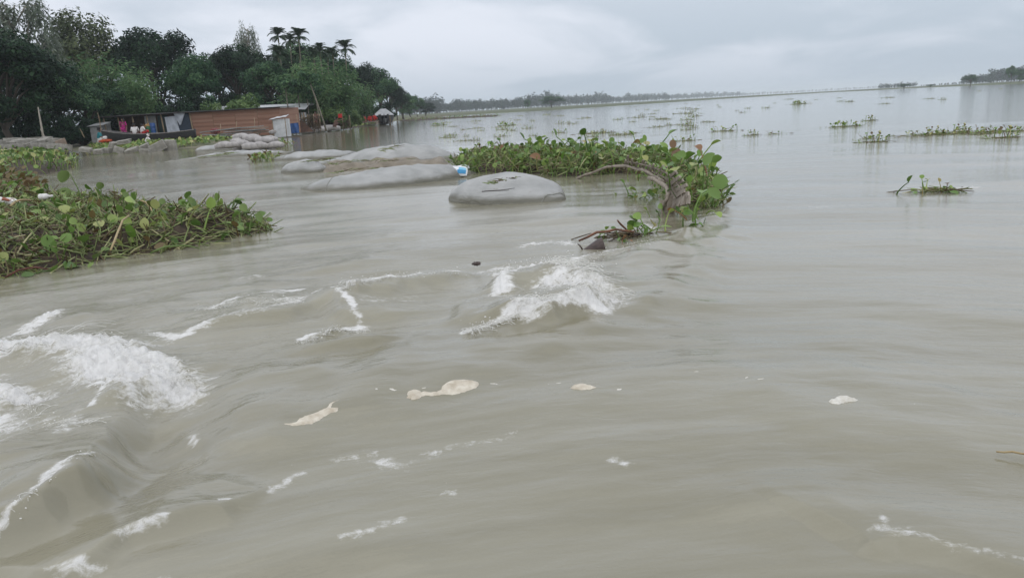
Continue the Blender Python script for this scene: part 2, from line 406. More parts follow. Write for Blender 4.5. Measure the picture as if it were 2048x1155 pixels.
def water_mat():
    mt, nt, b = new_mat('muddy_water'); N = nt.nodes.new; L = nt.links.new
    fl = N('ShaderNodeAttribute'); fl.attribute_name = 'flow'
    fo = N('ShaderNodeAttribute'); fo.attribute_name = 'foam'
    geo = N('ShaderNodeNewGeometry')
    def noise(src, sc, det=3, scale=1.0, rough=0.55, dist=0.0):
        mm = N('ShaderNodeMapping'); mm.inputs['Scale'].default_value = sc; L(src, mm.inputs[0])
        n = N('ShaderNodeTexNoise'); n.inputs['Scale'].default_value = scale; n.inputs['Detail'].default_value = det; n.inputs['Roughness'].default_value = rough; n.inputs['Distortion'].default_value = dist
        L(mm.outputs[0], n.inputs['Vector']); return n.outputs['Fac']
    silt0 = noise(fl.outputs['Vector'], (0.22, 0.9, 0), 5, 1.0, 0.6, 0.6); silt1 = noise(fl.outputs['Vector'], (0.5, 7.0, 0), 4, 1.0, 0.6, 0.4)
    sm = N('ShaderNodeMath'); sm.operation = 'MULTIPLY_ADD'; sm.inputs[1].default_value = 0.55; L(silt1, sm.inputs[0]); sa = N('ShaderNodeMath'); sa.operation = 'SUBTRACT'; sa.inputs[1].default_value = 0.275; L(silt0, sa.inputs[0]); L(sa.outputs[0], sm.inputs[2]); silt = sm.outputs[0]
    r = ramp(nt, [(0.30, (0.200, 0.184, 0.122)), (0.70, (0.274, 0.258, 0.192))], silt)
    # foam lace
    f1 = noise(geo.outputs['Position'], (1, 1, 1), 7, 21.0, 0.75, 0.5)
    f2 = noise(fl.outputs['Vector'], (6, 26, 0), 4, 1.0, 0.6)
    f2s = N('ShaderNodeMath'); f2s.operation = 'MULTIPLY_ADD'; f2s.inputs[1].default_value = .55; f2s.inputs[2].default_value = .225; L(f2, f2s.inputs[0])
    mixn = N('ShaderNodeMath'); mixn.operation = 'ADD'; L(f1, mixn.inputs[0]); L(f2s.outputs[0], mixn.inputs[1])
    k1 = N('ShaderNodeMath'); k1.operation = 'MULTIPLY_ADD'; k1.inputs[1].default_value = 1.9; k1.inputs[2].default_value = -1.97
    L(mixn.outputs[0], k1.inputs[0])
    k2 = N('ShaderNodeMath'); k2.operation = 'ADD'; L(k1.outputs[0], k2.inputs[0]); L(fo.outputs['Fac'], k2.inputs[1])
    gate = N('ShaderNodeMapRange'); gate.inputs['From Min'].default_value = 0.26; gate.inputs['From Max'].default_value = 1.05; gate.interpolation_type = 'SMOOTHSTEP'
    L(k2.outputs[0], gate.inputs['Value'])
    on = N('ShaderNodeMapRange'); on.inputs['From Min'].default_value = 0.06; on.inputs['From Max'].default_value = 0.25; L(fo.outputs['Fac'], on.inputs['Value'])
    msk = N('ShaderNodeMath'); msk.operation = 'MULTIPLY'; L(gate.outputs[0], msk.inputs[0]); L(on.outputs[0], msk.inputs[1])
    mixc = N('ShaderNodeMixRGB'); mixc.inputs[2].default_value = (0.80, 0.79, 0.765, 1); L(msk.outputs[0], mixc.inputs[0]); L(r.outputs[0], mixc.inputs[1])
    L(mixc.outputs[0], b.inputs['Base Color'])
    ro = N('ShaderNodeMapRange'); ro.inputs['To Min'].default_value = 0.05; ro.inputs['To Max'].default_value = 0.55; L(msk.outputs[0], ro.inputs['Value']); L(ro.outputs[0], b.inputs['Roughness'])
    b.inputs['IOR'].default_value = 1.33; b.inputs['Specular IOR Level'].default_value = 1.0; b.inputs['IOR'].default_value = 1.38
    # ripples: drawn out along the current
    r1 = noise(fl.outputs['Vector'], (0.9, 4.5, 0), 4, 1.0, 0.6, 0.3)
    r2 = noise(fl.outputs['Vector'], (8, 20, 0), 4, 1.0, 0.6, 0.6)
    r3 = noise(fl.outputs['Vector'], (0.16, 0.85, 0), 3, 1.0, 0.55, 0.2)
    b1 = N('ShaderNodeBump'); b1.inputs['Strength'].default_value = 1.0; b1.inputs['Distance'].default_value = 0.0055; L(r1, b1.inputs['Height'])
    b2 = N('ShaderNodeBump'); b2.inputs['Strength'].default_value = 1.0; b2.inputs['Distance'].default_value = 0.0026; L(r2, b2.inputs['Height']); L(b1.outputs[0], b2.inputs['Normal'])
    b3 = N('ShaderNodeBump'); b3.inputs['Strength'].default_value = 1.0; b3.inputs['Distance'].default_value = 0.006; L(r3, b3.inputs['Height']); L(b2.outputs[0], b3.inputs['Normal'])
    b4 = N('ShaderNodeBump'); b4.inputs['Distance'].default_value = 0.02; L(msk.outputs[0], b4.inputs['Strength']); L(f1, b4.inputs['Height']); L(b3.outputs[0], b4.inputs['Normal'])
    tu = N('ShaderNodeAttribute'); tu.attribute_name = 'turb'; r5 = noise(fl.outputs['Vector'], (13, 27, 0), 4, 1.0, 0.65, 0.7)
    b5 = N('ShaderNodeBump'); b5.inputs['Distance'].default_value = 0.0055; L(tu.outputs['Fac'], b5.inputs['Strength']); L(r5, b5.inputs['Height']); L(b4.outputs[0], b5.inputs['Normal'])
    L(b5.outputs[0], b.inputs['Normal'])
    return mt
link('river_water', me, water_mat(), kind='structure')

# ================================================================ LAND
def land(name, shore_px, back, mat, rise, hmax, cell, seed, ext=None):
    """low bank: height grows with the distance inland from the shore line"""
    g = [np.array(P(px, py)[:2]) for px, py in shore_px]
    poly = g + [np.array(b) for b in back]
    lo = np.min(poly, 0); hi_ = np.max(poly, 0)
    nx = int(min(200, max(30, (hi_[0] - lo[0]) / cell))); ny = int(min(200, max(30, (hi_[1] - lo[1]) / cell)))
    X, Y = np.meshgrid(np.linspace(lo[0], hi_[0], nx), np.linspace(lo[1], hi_[1], ny), indexing='ij')
    x, y = X.ravel(), Y.ravel()
    d, _, _ = poly_dist(x, y, g); d = np.where(in_poly(x, y, poly), d, -d)
    z = np.clip(d / rise, -0.6, 1) * hmax + 0.12 * hmax * fbm(x * .25, y * .25, seed)
    a_, b_ = np.meshgrid(np.arange(nx - 1), np.arange(ny - 1), indexing='ij'); q = (a_ * ny + b_).ravel()
    Qd = np.stack([q, q + ny, q + ny + 1, q + 1], 1)
    keep = z[Qd].max(1) > -0.12
    me = fast_mesh(name, np.stack([x, y, z], 1), Qd[keep])
    return link(name, me, mat, kind='structure')
M_bank = basic('bank_earth', (0.17, 0.15, 0.10), (0.06, 0.075, 0.03), 0.95, 0.5, 0.6, 6)
M_farbank = basic('far_bank_grass', (0.10, 0.12, 0.05), (0.07, 0.08, 0.045), 0.95, 0.05)
land('left_bank', [(-420, 330), (-150, 312), (0, 304), (120, 302), (240, 302), (350, 299), (430, 294), (520, 287), (566, 276), (600, 266), (640, 262), (700, 255.5), (750, 250), (790, 242.5), (826, 237.5)],
     [(10, 420), (-250, 420), (-250, 60)], M_bank, 6.0, 0.34, 1.2, 5)
land('far_bank', [(826, 237.0), (860, 234.0), (930, 230), (1000, 226), (1100, 220.5), (1200, 214), (1340, 204.8), (1470, 196.2)],
     [(900, 1500), (-200, 1500), (-150, 400)], M_farbank, 8.0, 0.35, 8, 6)
land('right_bank', [(1740, 181), (1800, 177.6), (1860, 175), (1920, 172.5), (1980, 170), (2048, 167.2), (2200, 160)],
     [(700, 420), (700, 900), (280, 700)], M_farbank, 6.0, 0.4, 5, 7)

# ================================================================ TREES
def unit(v): return v / (np.linalg.norm(v, axis=-1, keepdims=True) + 1e-9)
def leaf_cloud(c, nrm, up, L, W, tint):
    """many leaf faces: centre, normal, long axis, length, width -> folded rhombs"""
    nrm = unit(nrm); a = unit(np.cross(nrm, up)); t = unit(np.cross(a, nrm))
    L = L[:, None]; W = W[:, None]
    v = np.stack([c - t * L * .5, c + a * W * .5 - nrm * W * .12, c + t * L * .5, c - a * W * .5 - nrm * W * .12], 1)
    n = len(c)
    return v.reshape(-1, 3), np.arange(4 * n).reshape(n, 4), np.repeat(tint, 4)
def crown_mesh(name, clumps, radii, per, leaf, rs, droop=0.0, aspect=0.55, flat=0.75, mid=None, spread=0.19):
    C_, N_, U_, L_, W_, T_ = [], [], [], [], [], []
    cen = np.mean(clumps, 0) if mid is None else np.array(mid)
    for c, r in zip(clumps, radii):
        k = max(6, int(per * (r / np.mean(radii)) ** 2))
        d = unit(rs.normal(size=(k, 3))); rr = r * (0.35 + 0.65 * rs.uniform(size=(k, 1)) ** 0.5)
        p = c + d * rr * np.array((1, 1, flat))
        p[:, 2] -= droop * r * rs.uniform(0, 1.6, k) ** 2
        out = unit(p - cen)
        n = unit(d * 0.8 + out * 0.5 + rs.normal(size=(k, 3)) * 0.55 + np.array((0, 0, 0.5)))
        u = unit(rs.normal(size=(k, 3)) * 0.6 + d * 0.5 + np.array((0, 0, -droop * 2.5 - 0.2)))
        l = leaf * rs.uniform(.6, 1.35, k)
        C_.append(p); N_.append(n); U_.append(u); L_.append(l); W_.append(l * aspect * rs.uniform(.7, 1.2, k))
        T_.append(np.clip(rs.normal(rs.normal(0.5, spread), spread, k), 0, 1))
    v, q, t = leaf_cloud(*map(np.concatenate, (C_, N_, U_, L_, W_, T_)))
    return fast_mesh(name, v, q, t, smooth=False)
def trunk_mesh(name, base_r, top, limbs, rs, lean=0.02, n=7):
    b = MB(); k = 7; z = np.linspace(-0.06, top, k)
    pts = np.stack([lean * np.cumsum(rs.normal(size=k)) , lean * np.cumsum(rs.normal(size=k)), z], 1); pts[:2, :2] *= 0.2
    b.tube(pts, base_r * (1.15 - 0.75 * (z - z[0]) / (z[-1] - z[0])) * np.array([1.3] + [1] * (k - 1)), n)
    for c in limbs:
        j = rs.randint(2, k); s = pts[j]; e = np.array(c)
        md = (s + e) / 2 + np.array((0, 0, 0.05)) + rs.normal(size=3) * .02
        b.tube([s, s * .5 + md * .5, md, e], [base_r * .5, base_r * .4, base_r * .3, base_r * .1], 5, False)
    return b.mesh(name)
def broadleaf(seed, K=64, per=180, leaf=0.034, w=0.36, z0=0.22, flat=0.8, dome=1.0):
    rs = np.random.RandomState(seed); cl, rd = [], []
    while len(cl) < K:
        d = unit(rs.normal(size=3)); d[2] = abs(d[2]) * 1.0 if rs.uniform() < .7 else d[2]
        q = rs.uniform(.45, 1) ** .6
        lump = 1 + 0.22 * math.sin(3 * math.atan2(d[1], d[0]) + seed) + 0.12 * rs.normal()
        z = 0.5 * (1 + z0) + d[2] * q * 0.5 * (1 - z0) * 0.93 * dome
        ww = w * q * lump * (1.0 if z > z0 + .15 else .8)
        cl.append((d[0] * ww, d[1] * ww, z)); rd.append(rs.uniform(.075, .135))
    cl = np.array(cl)
    cr_ = crown_mesh('crown', cl, np.array(rd), per, leaf, rs, flat=flat)
    tr = trunk_mesh('trunk', 0.026, 0.62, cl[rs.choice(K, 14)], rs)
    return tr, cr_
def eucalypt(seed, K=70, per=75, leaf=0.036):
    rs = np.random.RandomState(seed); cl, rd = [], []
    for k in range(K):
        z = rs.uniform(.38, .98); w = 0.27 * math.sin(math.pi * min(1, max(0, (z - .25) / .83))) ** .7
        a = rs.uniform(0, 2 * math.pi); q = rs.uniform(.1, 1) ** .5
        cl.append((math.cos(a) * w * q, math.sin(a) * w * q, z)); rd.append(rs.uniform(.035, .07))
    cl = np.array(cl)
    cr_ = crown_mesh('crown', cl, np.array(rd), per, leaf, rs, droop=0.9, aspect=0.26, flat=1.2)
    tr = trunk_mesh('trunk', 0.0135, 0.93, cl[rs.choice(K, 34)], rs, 0.012)
    return tr, cr_
def bamboo(seed, culms=34, per=260, leaf=0.040, spread=0.33):
    rs = np.random.RandomState(seed); b = MB(); P_, U_ = [], []
    for k in range(culms):
        a = rs.uniform(0, 2 * math.pi); w = spread * rs.uniform(.15, 1); h = rs.uniform(.6, 1.0) * (1.08 - 0.45 * w / spread)
        t = np.linspace(0, 1, 9)[:, None]; br = rs.uniform(0, .07); ba = rs.uniform(0, 6.28)
        pts = np.array((math.cos(ba) * br, math.sin(ba) * br, -.02)) + np.array((math.cos(a), math.sin(a), 0)) * w * t ** 2.1 + np.array((0, 0, 1)) * h * (t * 1.12 - 0.18 * t ** 3.5)
        b.tube(pts, np.linspace(.0065, .0015, 9), 5, False, 0.4 + rs.uniform(-.2, .3))
        s = rs.uniform(.18, 1, per) ** .8; i = (s * 8).astype(int).clip(0, 7); fr = (s * 8 - i)[:, None]
        c = pts[i] * (1 - fr) + pts[i + 1] * fr
        off = rs.normal(size=(per, 3)) * np.array((.045, .045, .03)); off[:, 2] -= np.abs(rs.normal(size=per)) * .035
        P_.append(c + off); U_.append(unit(off * np.array((1, 1, .4)) + np.array((0, 0, -.02))))
    c = np.concatenate(P_); u = np.concatenate(U_); k = len(c)
    l = leaf * rs.uniform(.6, 1.3, k)
    clump = 0.5 + 0.25 * perlin(c[:, 0] * 9, c[:, 2] * 9 + c[:, 1] * 5, seed)
    v, q, t = leaf_cloud(c, rs.normal(size=(k, 3)) + np.array((0, 0, .6)), u, l, l * .3, np.clip(clump + rs.normal(size=k) * .12, 0, 1))
    return b.mesh('trunk'), fast_mesh('crown', v, q, t, smooth=False)
def bush(seed, K=30, per=150, leaf=0.075):
    rs = np.random.RandomState(seed); cl, rd = [], []
    for k in range(K):
        a = rs.uniform(0, 6.28); q = rs.uniform() ** .5; z = 0.15 + 0.7 * rs.uniform() * (1 - .6 * q * q)
        cl.append((math.cos(a) * q * .5, math.sin(a) * q * .5, z)); rd.append(rs.uniform(.13, .22))
    cl = np.array(cl); cr_ = crown_mesh('crown', cl, np.array(rd), per, leaf, rs, flat=.8)
    b = MB()
    for c in cl[:10]: b.tube([(0, 0, -.05), c * .5 + rs.normal(size=3) * .03, c], [.03, .02, .008], 5, False)
    return b.mesh('trunk'), cr_
def frond_mesh(seed, L=2.0, rise=0.9, sag=1.3, pairs=20):
    rs = np.random.RandomState(seed); b = MB(); t = np.linspace(0, 1, 9)
    rach = np.stack([L * (t - .08 * t ** 3), 0 * t, rise * t * 1.1 - sag * t ** 2.4], 1)
    b.tube(rach, np.linspace(.035, .008, 9), 4, False, .5)
    for s in np.linspace(.16, .99, pairs):
        i = min(7, int(s * 8)); f = s * 8 - i; p = rach[i] * (1 - f) + rach[i + 1] * f; d = unit(rach[i + 1] - rach[i])
        ll = .62 * math.sin(math.pi * (.12 + .80 * s)) ** .7 * rs.uniform(.85, 1.1)
        for sg in (-1, 1):
            e = p + np.array((d[0] * .55 * ll, sg * ll * .75, d[2] * .4 * ll - .28 * ll)); md = (p + e) / 2 + np.array((0, 0, .05))
            w = unit(np.cross(e - p, (0, 0, 1))) * .035
            b.add([p - w * .5, p + w * .5, md + w, md - w, e], [(0, 1, 2, 3), (3, 2, 4)], rs.uniform(.3, .7))
    return b.mesh('frond', False)

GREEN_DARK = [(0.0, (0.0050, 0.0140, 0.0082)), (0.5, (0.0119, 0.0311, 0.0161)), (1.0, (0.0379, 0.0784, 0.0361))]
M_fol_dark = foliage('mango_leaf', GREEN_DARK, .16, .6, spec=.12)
M_fol_mid = foliage('tree_leaf', [(0.0, (0.0149, 0.0443, 0.0222)), (0.5, (0.0437, 0.1035, 0.0471)), (1.0, (0.1248, 0.2217, 0.0915))], .25, spec=.15)
M_fol_bam = foliage('bamboo_leaf', [(0.0, (0.0318, 0.0753, 0.0343)), (0.5, (0.0882, 0.1710, 0.0719)), (1.0, (0.2117, 0.3250, 0.1368))], .3, spec=.15)
M_fol_euc = foliage('eucalypt_leaf', [(0.0, (.055, .075, .05)), (0.5, (.115, .145, .105)), (1.0, (.22, .25, .19))], .25)
M_fol_olive = foliage('olive_leaf', [(0.0, (0.0360, 0.0510, 0.0213)), (0.5, (0.0760, 0.1020, 0.0425)), (1.0, (0.1440, 0.1700, 0.0765))], .28)
M_fol_bright = foliage('bush_leaf', [(0.0, (.035, .075, .022)), (0.5, (.085, .155, .045)), (1.0, (.19, .27, .09))], .3)
M_palm = foliage('palm_leaf', [(0.0, (0.0117, 0.0270, 0.0135)), (0.5, (0.0260, 0.0525, 0.0240)), (1.0, (0.0585, 0.0900, 0.0413))], .2)
M_bark = basic('bark', (.10, .085, .065), (.045, .038, .03), .9, 6, .5, stretch=(1, 1, .2))
M_bark_pale = basic('pale_bark', (.40, .37, .31), (.20, .18, .15), .85, 7, .3, stretch=(1, 1, .3))
M_culm = basic('bamboo_culm', (.17, .18, .085), (.10, .11, .05), .6, 5)
M_palm_trunk = basic('palm_trunk', (.24, .22, .17), (.13, .12, .09), .85, 9, .4, stretch=(1, 1, 3))

KINDS = {
 'mango': [(broadleaf(s, 70, 190, .034, .40, .20), M_bark, M_fol_dark) for s in (1, 2)],
 'broad': [(broadleaf(s, 62, 170, .036, .36, .16), M_bark, M_fol_mid) for s in (5, 6)],
 'airy': [(broadleaf(s, 34, 95, .034, .34, .30), M_bark, M_fol_dark) for s in (9,)],
 'olive': [(broadleaf(s, 58, 130, .030, .24, .20, 1.0), M_bark_pale, M_fol_olive) for s in (14,)],
 'euc': [(eucalypt(s), M_bark_pale, M_fol_euc) for s in (21, 22)],
 'bamboo': [(bamboo(s), M_culm, M_fol_bam) for s in (31, 32)],
 'bush': [(bush(s), M_bark, M_fol_bright) for s in (41, 42)],
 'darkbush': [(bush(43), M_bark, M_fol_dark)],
}
_pk = {}
def tree(kind, name, cx, top, half, base_y, Y, label, group='trees on the left bank', cat='tree', zg=0.25, rz=None, wide=0.40):
    """cx/top/half/base_y: centre column, top, half width and foot in photo pixels; Y: distance"""
    k = _pk.get(kind, 0); _pk[kind] = k + 1
    (tr, cr_), mb, mf = KINDS[kind][k % len(KINDS[kind])]
    t = A(cx, top, Y); h = max(0.5, t[2] - zg) * (1.05 if kind != 'euc' else 1.0)
    b = A(cx, base_y, Y); g = np.array((t[0] * .35 + b[0] * .65 if kind != 'euc' else b[0], Y, zg))
    wpx = half / F * Y * math.hypot(1, 0)
    s = wpx / wide
    o = thing(name, g, label, cat, group, rz if rz is not None else RNG.uniform(0, 6.28), (s, s, h))
    link('trunk', tr, mb, o); link('crown', cr_, mf, o)
    return o
T_ = tree
T_('mango', 'broadleaf_tree', 14, 66, 105, 285, 56, 'very dark broad tree at the left edge of the picture')
T_('broad', 'broadleaf_tree', 70, 112, 90, 285, 60, 'dark green round tree standing in front of the tall silvery gum tree')
T_('euc', 'gum_tree', 78, -14, 88, 275, 66, 'tall thin silvery gum tree with open drooping crown at far left', wide=.27)
T_('olive', 'olive_green_tree', 176, 28, 62, 270, 84, 'olive green pointed tree rising highest behind the bamboo', wide=.26)
T_('bamboo', 'bamboo_clump', 205, 78, 105, 275, 72, 'big feathery bamboo clump behind the left end of the long shed', cat='bamboo')
T_('mango', 'broadleaf_tree', 312, 62, 78, 270, 86, 'dark domed mango tree above the open front of the shed')
T_('bamboo', 'bamboo_clump', 278, 108, 70, 270, 70, 'green bamboo clump in front of the dark domed mango tree', cat='bamboo')
T_('broad', 'broadleaf_tree', 120, 165, 66, 285, 64, 'lower green tree between the gum tree trunk and the shed')
T_('broad', 'broadleaf_tree', 185, 172, 60, 280, 66, 'low dark green tree right behind the grey tin lean-to')
T_('broad', 'broadleaf_tree', 396, 116, 54, 262, 76, 'medium green tree above the joint of plank wall and open shed')
T_('darkbush', 'shade_bush', 390, 172, 48, 255, 72, 'dark rounded bush just above the shed roof left of the bright bush', cat='bush', wide=.6)
T_('mango', 'broadleaf_tree', 478, 94, 62, 255, 90, 'broad nearly black tree behind the plank wall')
T_('euc', 'gum_tree', 517, 46, 29, 250, 104, 'slim pale gum tree standing out against the sky beside the palms', wide=.27)
T_('mango', 'broadleaf_tree', 575, 104, 62, 250, 94, 'dark tree under the group of tall palms')
T_('broad', 'broadleaf_tree', 545, 130, 52, 250, 82, 'dark green tree left of the leaning palm trunks')
T_('bamboo', 'bamboo_clump', 628, 92, 76, 250, 78, 'bamboo clump below the right-hand palms', cat='bamboo')
T_('bush', 'leafy_bush', 480, 172, 50, 235, 70, 'bright green leafy bush rising behind the plank wall', cat='bush', wide=.6)
T_('bush', 'leafy_bush', 425, 196, 36, 235, 69, 'smaller green bush peeping over the plank wall roof', cat='bush', wide=.6)
T_('bush', 'leafy_bush', 655, 192, 46, 250, 78, 'green leafy bush beside the leaning palm trunk on the bank', cat='bush', wide=.6)
T_('bush', 'leafy_bush', 700, 215, 28, 252, 84, 'low green bush on the bank right of the crouching person', cat='bush', wide=.6)
T_('bamboo', 'bamboo_clump', 676, 106, 66, 248, 80, 'light green bamboo clump right of the leaning palms', cat='bamboo')
T_('bamboo', 'bamboo_clump', 722, 150, 52, 246, 108, 'light green bamboo clump left of the roofed hut', cat='bamboo')
T_('airy', 'broadleaf_tree', 737, 130, 28, 244, 128, 'thin crowned dark tree topping the trees left of the hut')
T_('broad', 'broadleaf_tree', 757, 140, 42, 243, 132, 'dark tree directly above the roofed hut')
T_('mango', 'broadleaf_tree', 778, 164, 34, 242, 150, 'dark tree right of the roofed hut where the wood slopes down')
T_('airy', 'broadleaf_tree', 793, 176, 18, 241, 165, 'small open tree on the slope of the wood right of the hut')
T_('broad', 'broadleaf_tree', 805, 188, 30, 240, 185, 'rounded tree low on the slope of the wood right of the hut')
T_('broad', 'broadleaf_tree', 834, 194, 13, 238, 230, 'tall narrow hazy tree at the end of the left wood')
T_('broad', 'broadleaf_tree', 821, 208, 18, 239, 215, 'lower hazy tree left of the tall narrow one')
T_('mango', 'broadleaf_tree', 851, 206, 18, 236, 260, 'hazy rounded tree right of the tall narrow one')
T_('broad', 'broadleaf_tree', 604, 92, 60, 250, 98, 'round green tree filling the gap under the tallest pair of palms')
T_('broad', 'broadleaf_tree', 655, 104, 50, 250, 100, 'green tree filling the gap behind the right-hand palms')
T_('mango', 'broadleaf_tree', 700, 128, 42, 248, 118, 'dark tree between the shaggy palm and the thin crowned tree')
T_('mango', 'broadleaf_tree', 440, 112, 56, 258, 98, 'dark tree in the gap left of the slim pale gum tree')
# understorey behind the shed
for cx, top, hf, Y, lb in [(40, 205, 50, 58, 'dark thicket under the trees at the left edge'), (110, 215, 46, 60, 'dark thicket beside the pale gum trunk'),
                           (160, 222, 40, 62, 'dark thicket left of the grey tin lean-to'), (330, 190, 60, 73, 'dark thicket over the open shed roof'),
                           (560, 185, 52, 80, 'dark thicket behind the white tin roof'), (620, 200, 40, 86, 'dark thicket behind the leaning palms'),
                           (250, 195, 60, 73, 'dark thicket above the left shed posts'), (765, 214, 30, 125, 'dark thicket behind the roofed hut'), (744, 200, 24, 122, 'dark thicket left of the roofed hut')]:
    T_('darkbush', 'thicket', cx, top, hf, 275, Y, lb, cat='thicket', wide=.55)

# areca palms
FR = [frond_mesh(s, 1.75, .95 + .25 * (s % 3), 1.0 + .35 * (s % 3)) for s in (1, 2, 3)]
def palm(cx, top, base_px, base_py, Y, label, size=1.0, nf=20, r=.07):
    g = np.array((A(base_px, base_py, Y)[0], Y, .25)); t = A(cx, top + 14, Y); h = t[2] - .25 - .55 * size
    o = thing('areca_palm', g, label, 'palm tree', 'palms on the left bank')
    dx = t[0] - g[0]; tt = np.linspace(0, 1, 10); b = MB()
    pts = np.stack([dx * tt ** 1.25, .15 * np.sin(tt * 3), h * tt - .1 * (1 - tt)], 1)
    b.tube(pts, np.linspace(r * 1.25, r * .8, 10), 7); b.build('trunk', M_palm_trunk, o)
    b = MB(); b.tube([(dx, pts[-1, 1], h - .05), (dx, pts[-1, 1], h + .3 * size), (dx, pts[-1, 1], h + .75 * size)], [r * 1.1, r * 1.3, r * .5], 7); b.build('crownshaft', M_culm, o)
    for k in range(nf):
        f = link('frond', FR[k % 3], M_palm, o); f.location = (dx, pts[-1, 1], h + .6 * size)
        el_ = (.85, .3, -.35)[k % 3] + RNG.uniform(-.2, .2)
        f.rotation_euler = (RNG.uniform(-.3, .3), -el_, k * 2.4 + RNG.uniform(-.3, .3)); f.scale = (size * .68, size * .8, size * .68)
    return o
for a in [(556, 60, 574, 250, 86, 'tall dark palm, leftmost of the pair against the sky', 1.0), (597, 62, 612, 250, 86, 'tall dark palm, rightmost of the tallest pair', 1.1),
          (556, 98, 572, 250, 84, 'palm with drooping fronds just under the tallest left palm', 1.15), (580, 70, 590, 250, 90, 'palm standing between the two tallest palms', .95),
          (598, 96, 606, 250, 88, 'palm with low crown under the tallest right palm', .95), (640, 92, 654, 252, 84, 'palm left of the two right-hand palms', 1.0),
          (665, 94, 676, 252, 88, 'thin palm between two thicker palm crowns at right', .85), (690, 86, 700, 252, 86, 'rightmost palm with shaggy drooping crown', 1.15),
          (655, 100, 660, 252, 92, 'palm half hidden behind the bamboo at right', .9), (382, 118, 386, 262, 88, 'small palm top over the medium green tree', .9),
          (424, 118, 428, 262, 92, 'small palm top left of the nearly black tree', .9), (628, 96, 636, 252, 94, 'palm crown between the tall pair and the right-hand palms', .95)]:
    palm(*a)
# leaning bare trunks in front of the bush
for k, (x0, y0, x1, y1, Y, rr, lb) in enumerate([(618, 160, 652, 252, 72, .075, 'stout pale palm trunk leaning left over the bank'), (570, 165, 579, 242, 74, .07, 'thin upright pale trunk behind the white tin roof'),
                                       (594, 172, 601, 230, 74, .06, 'thin dark trunk in front of the white tin roof'), (612, 168, 617, 232, 75, .06, 'thin pale trunk at the right end of the tin roof'),
                                       (628, 176, 637, 216, 75, .06, 'short leaning trunk crossing the stout pale trunk')]):
    g = A(x1, y1, Y); t = A(x0, y0, Y); b = MB()
    o = thing('tree_trunk', (g[0], Y, .2), lb, 'tree trunk', 'bare trunks by the tin house')
    z1 = max(t[2], 1) - .2; tt = np.linspace(0, 1, 6)
    pts = np.stack([(t[0] - g[0]) * tt ** 1.1, 0 * tt, z1 * tt - .1 * (1 - tt)], 1)
    b.tube(pts, np.linspace(rr * 1.2, rr * .7, 6), 7); b.build('trunk', M_palm_trunk if k != 2 else M_bark, o)
    cl = np.random.RandomState(60 + k).normal(size=(9, 3)) * .35 + pts[-1]
    link('crown', crown_mesh('crown', cl, np.full(9, .5), 60, .3, np.random.RandomState(70 + k)), M_fol_mid, o)
# pale split pole of the gum tree
b = MB(); g = P(88, 274, .3); Y = 52
g = A(86, 273, Y); t = A(76, 214, Y); o = thing('gum_tree_pole', (g[0], Y, .3), 'pale forked bare pole standing by the concrete blocks', 'pole')
b.tube([(0, 0, -.2), ((t[0] - g[0]) * .5, 0, (t[2] - .3) * .5), (t[0] - g[0], 0, t[2] - .3)], [.085, .065, .035], 7); b.build('stem', M_bark_pale, o)
b = MB(); b.tube([(.32, .05, -.1), (.1, 0, .7), (-.05, 0, 1.3)], [.06, .05, .04], 6); b.build('fork', M_bark_pale, o)

# far woods that read as one mass
def far_wood_build(name, spec, mat, seed, size, kind='stuff'):
    rs = np.random.RandomState(seed); C_, N_, L_, T_c = [], [], [], []; tb = MB()
    for (px0, px1, base0, base1, h0, h1, Y0, Y1, n) in spec:
        for k in range(n):
            q = (k + rs.uniform(0, 1)) / n; px = px0 + (px1 - px0) * q; Y = 2.2 * (Y0 + (Y1 - Y0) * q) * rs.uniform(1, 1.15)
            hp = (h0 + (h1 - h0) * q) * (rs.uniform(.7, 1.0) + (.25 if rs.uniform() < .10 else 0)); by = base0 + (base1 - base0) * q
            x0 = A(px, by, Y)[0]; H = 1.25 * hp / F * Y; w = H * rs.uniform(.24, .5); tn = rs.uniform(.25, .75)
            tb.tube([(x0, Y, .0), (x0 + rs.normal() * .3, Y, H * .8)], [H * .03, H * .014], 4, False)
            m_ = 130; d = unit(rs.normal(size=(m_, 3))); rr = rs.uniform(.3, 1, (m_, 1)) ** .5 * (1 + .25 * np.sin(d[:, :1] * 7 + k) * np.sin(d[:, 2:] * 6))
            p = d * rr * np.array((w, w, H * .42)) + np.array((x0, Y, H * .55)); p[:, 2] = np.maximum(p[:, 2], .2)
            C_.append(p); N_.append(d + np.array((0, 0, .5)) + rs.normal(size=(m_, 3)) * .4); L_.append(H * rs.uniform(.09, .2, m_)); T_c.append(np.clip(tn + rs.normal(size=m_) * .15, 0, 1))
    c = np.concatenate(C_); l = np.concatenate(L_)
    v, q, t = leaf_cloud(c, np.concatenate(N_), rs.normal(size=c.shape), l, l * .7, np.concatenate(T_c))
    o = link(name, fast_mesh(name, v, q, t, False), mat, kind=kind)
    tb.build('trunks', M_bark, o, kind='stuff')
    return o
wood = far_wood_build('far_wood', [(800, 880, 238, 234, 30, 26, 240, 300, 26), (870, 1010, 233, 226, 20, 19, 330, 380, 46), (1000, 1120, 227, 219.5, 18, 23, 380, 430, 42), (1080, 1220, 221, 212, 18, 17, 430, 520, 46),
     (1200, 1340, 214, 203, 14, 13, 560, 700, 44), (1330, 1480, 204, 193, 11, 8, 750, 1000, 44), (1470, 1600, 193, 186, 6, 4, 1200, 1600, 40), (1590, 1780, 186.5, 177, 4, 5, 1600, 1500, 50)], M_fol_dark, 91, 1.0)
wood.name = 'far_wood'; wood['label'] = 'hazy belt of trees along the far bank'
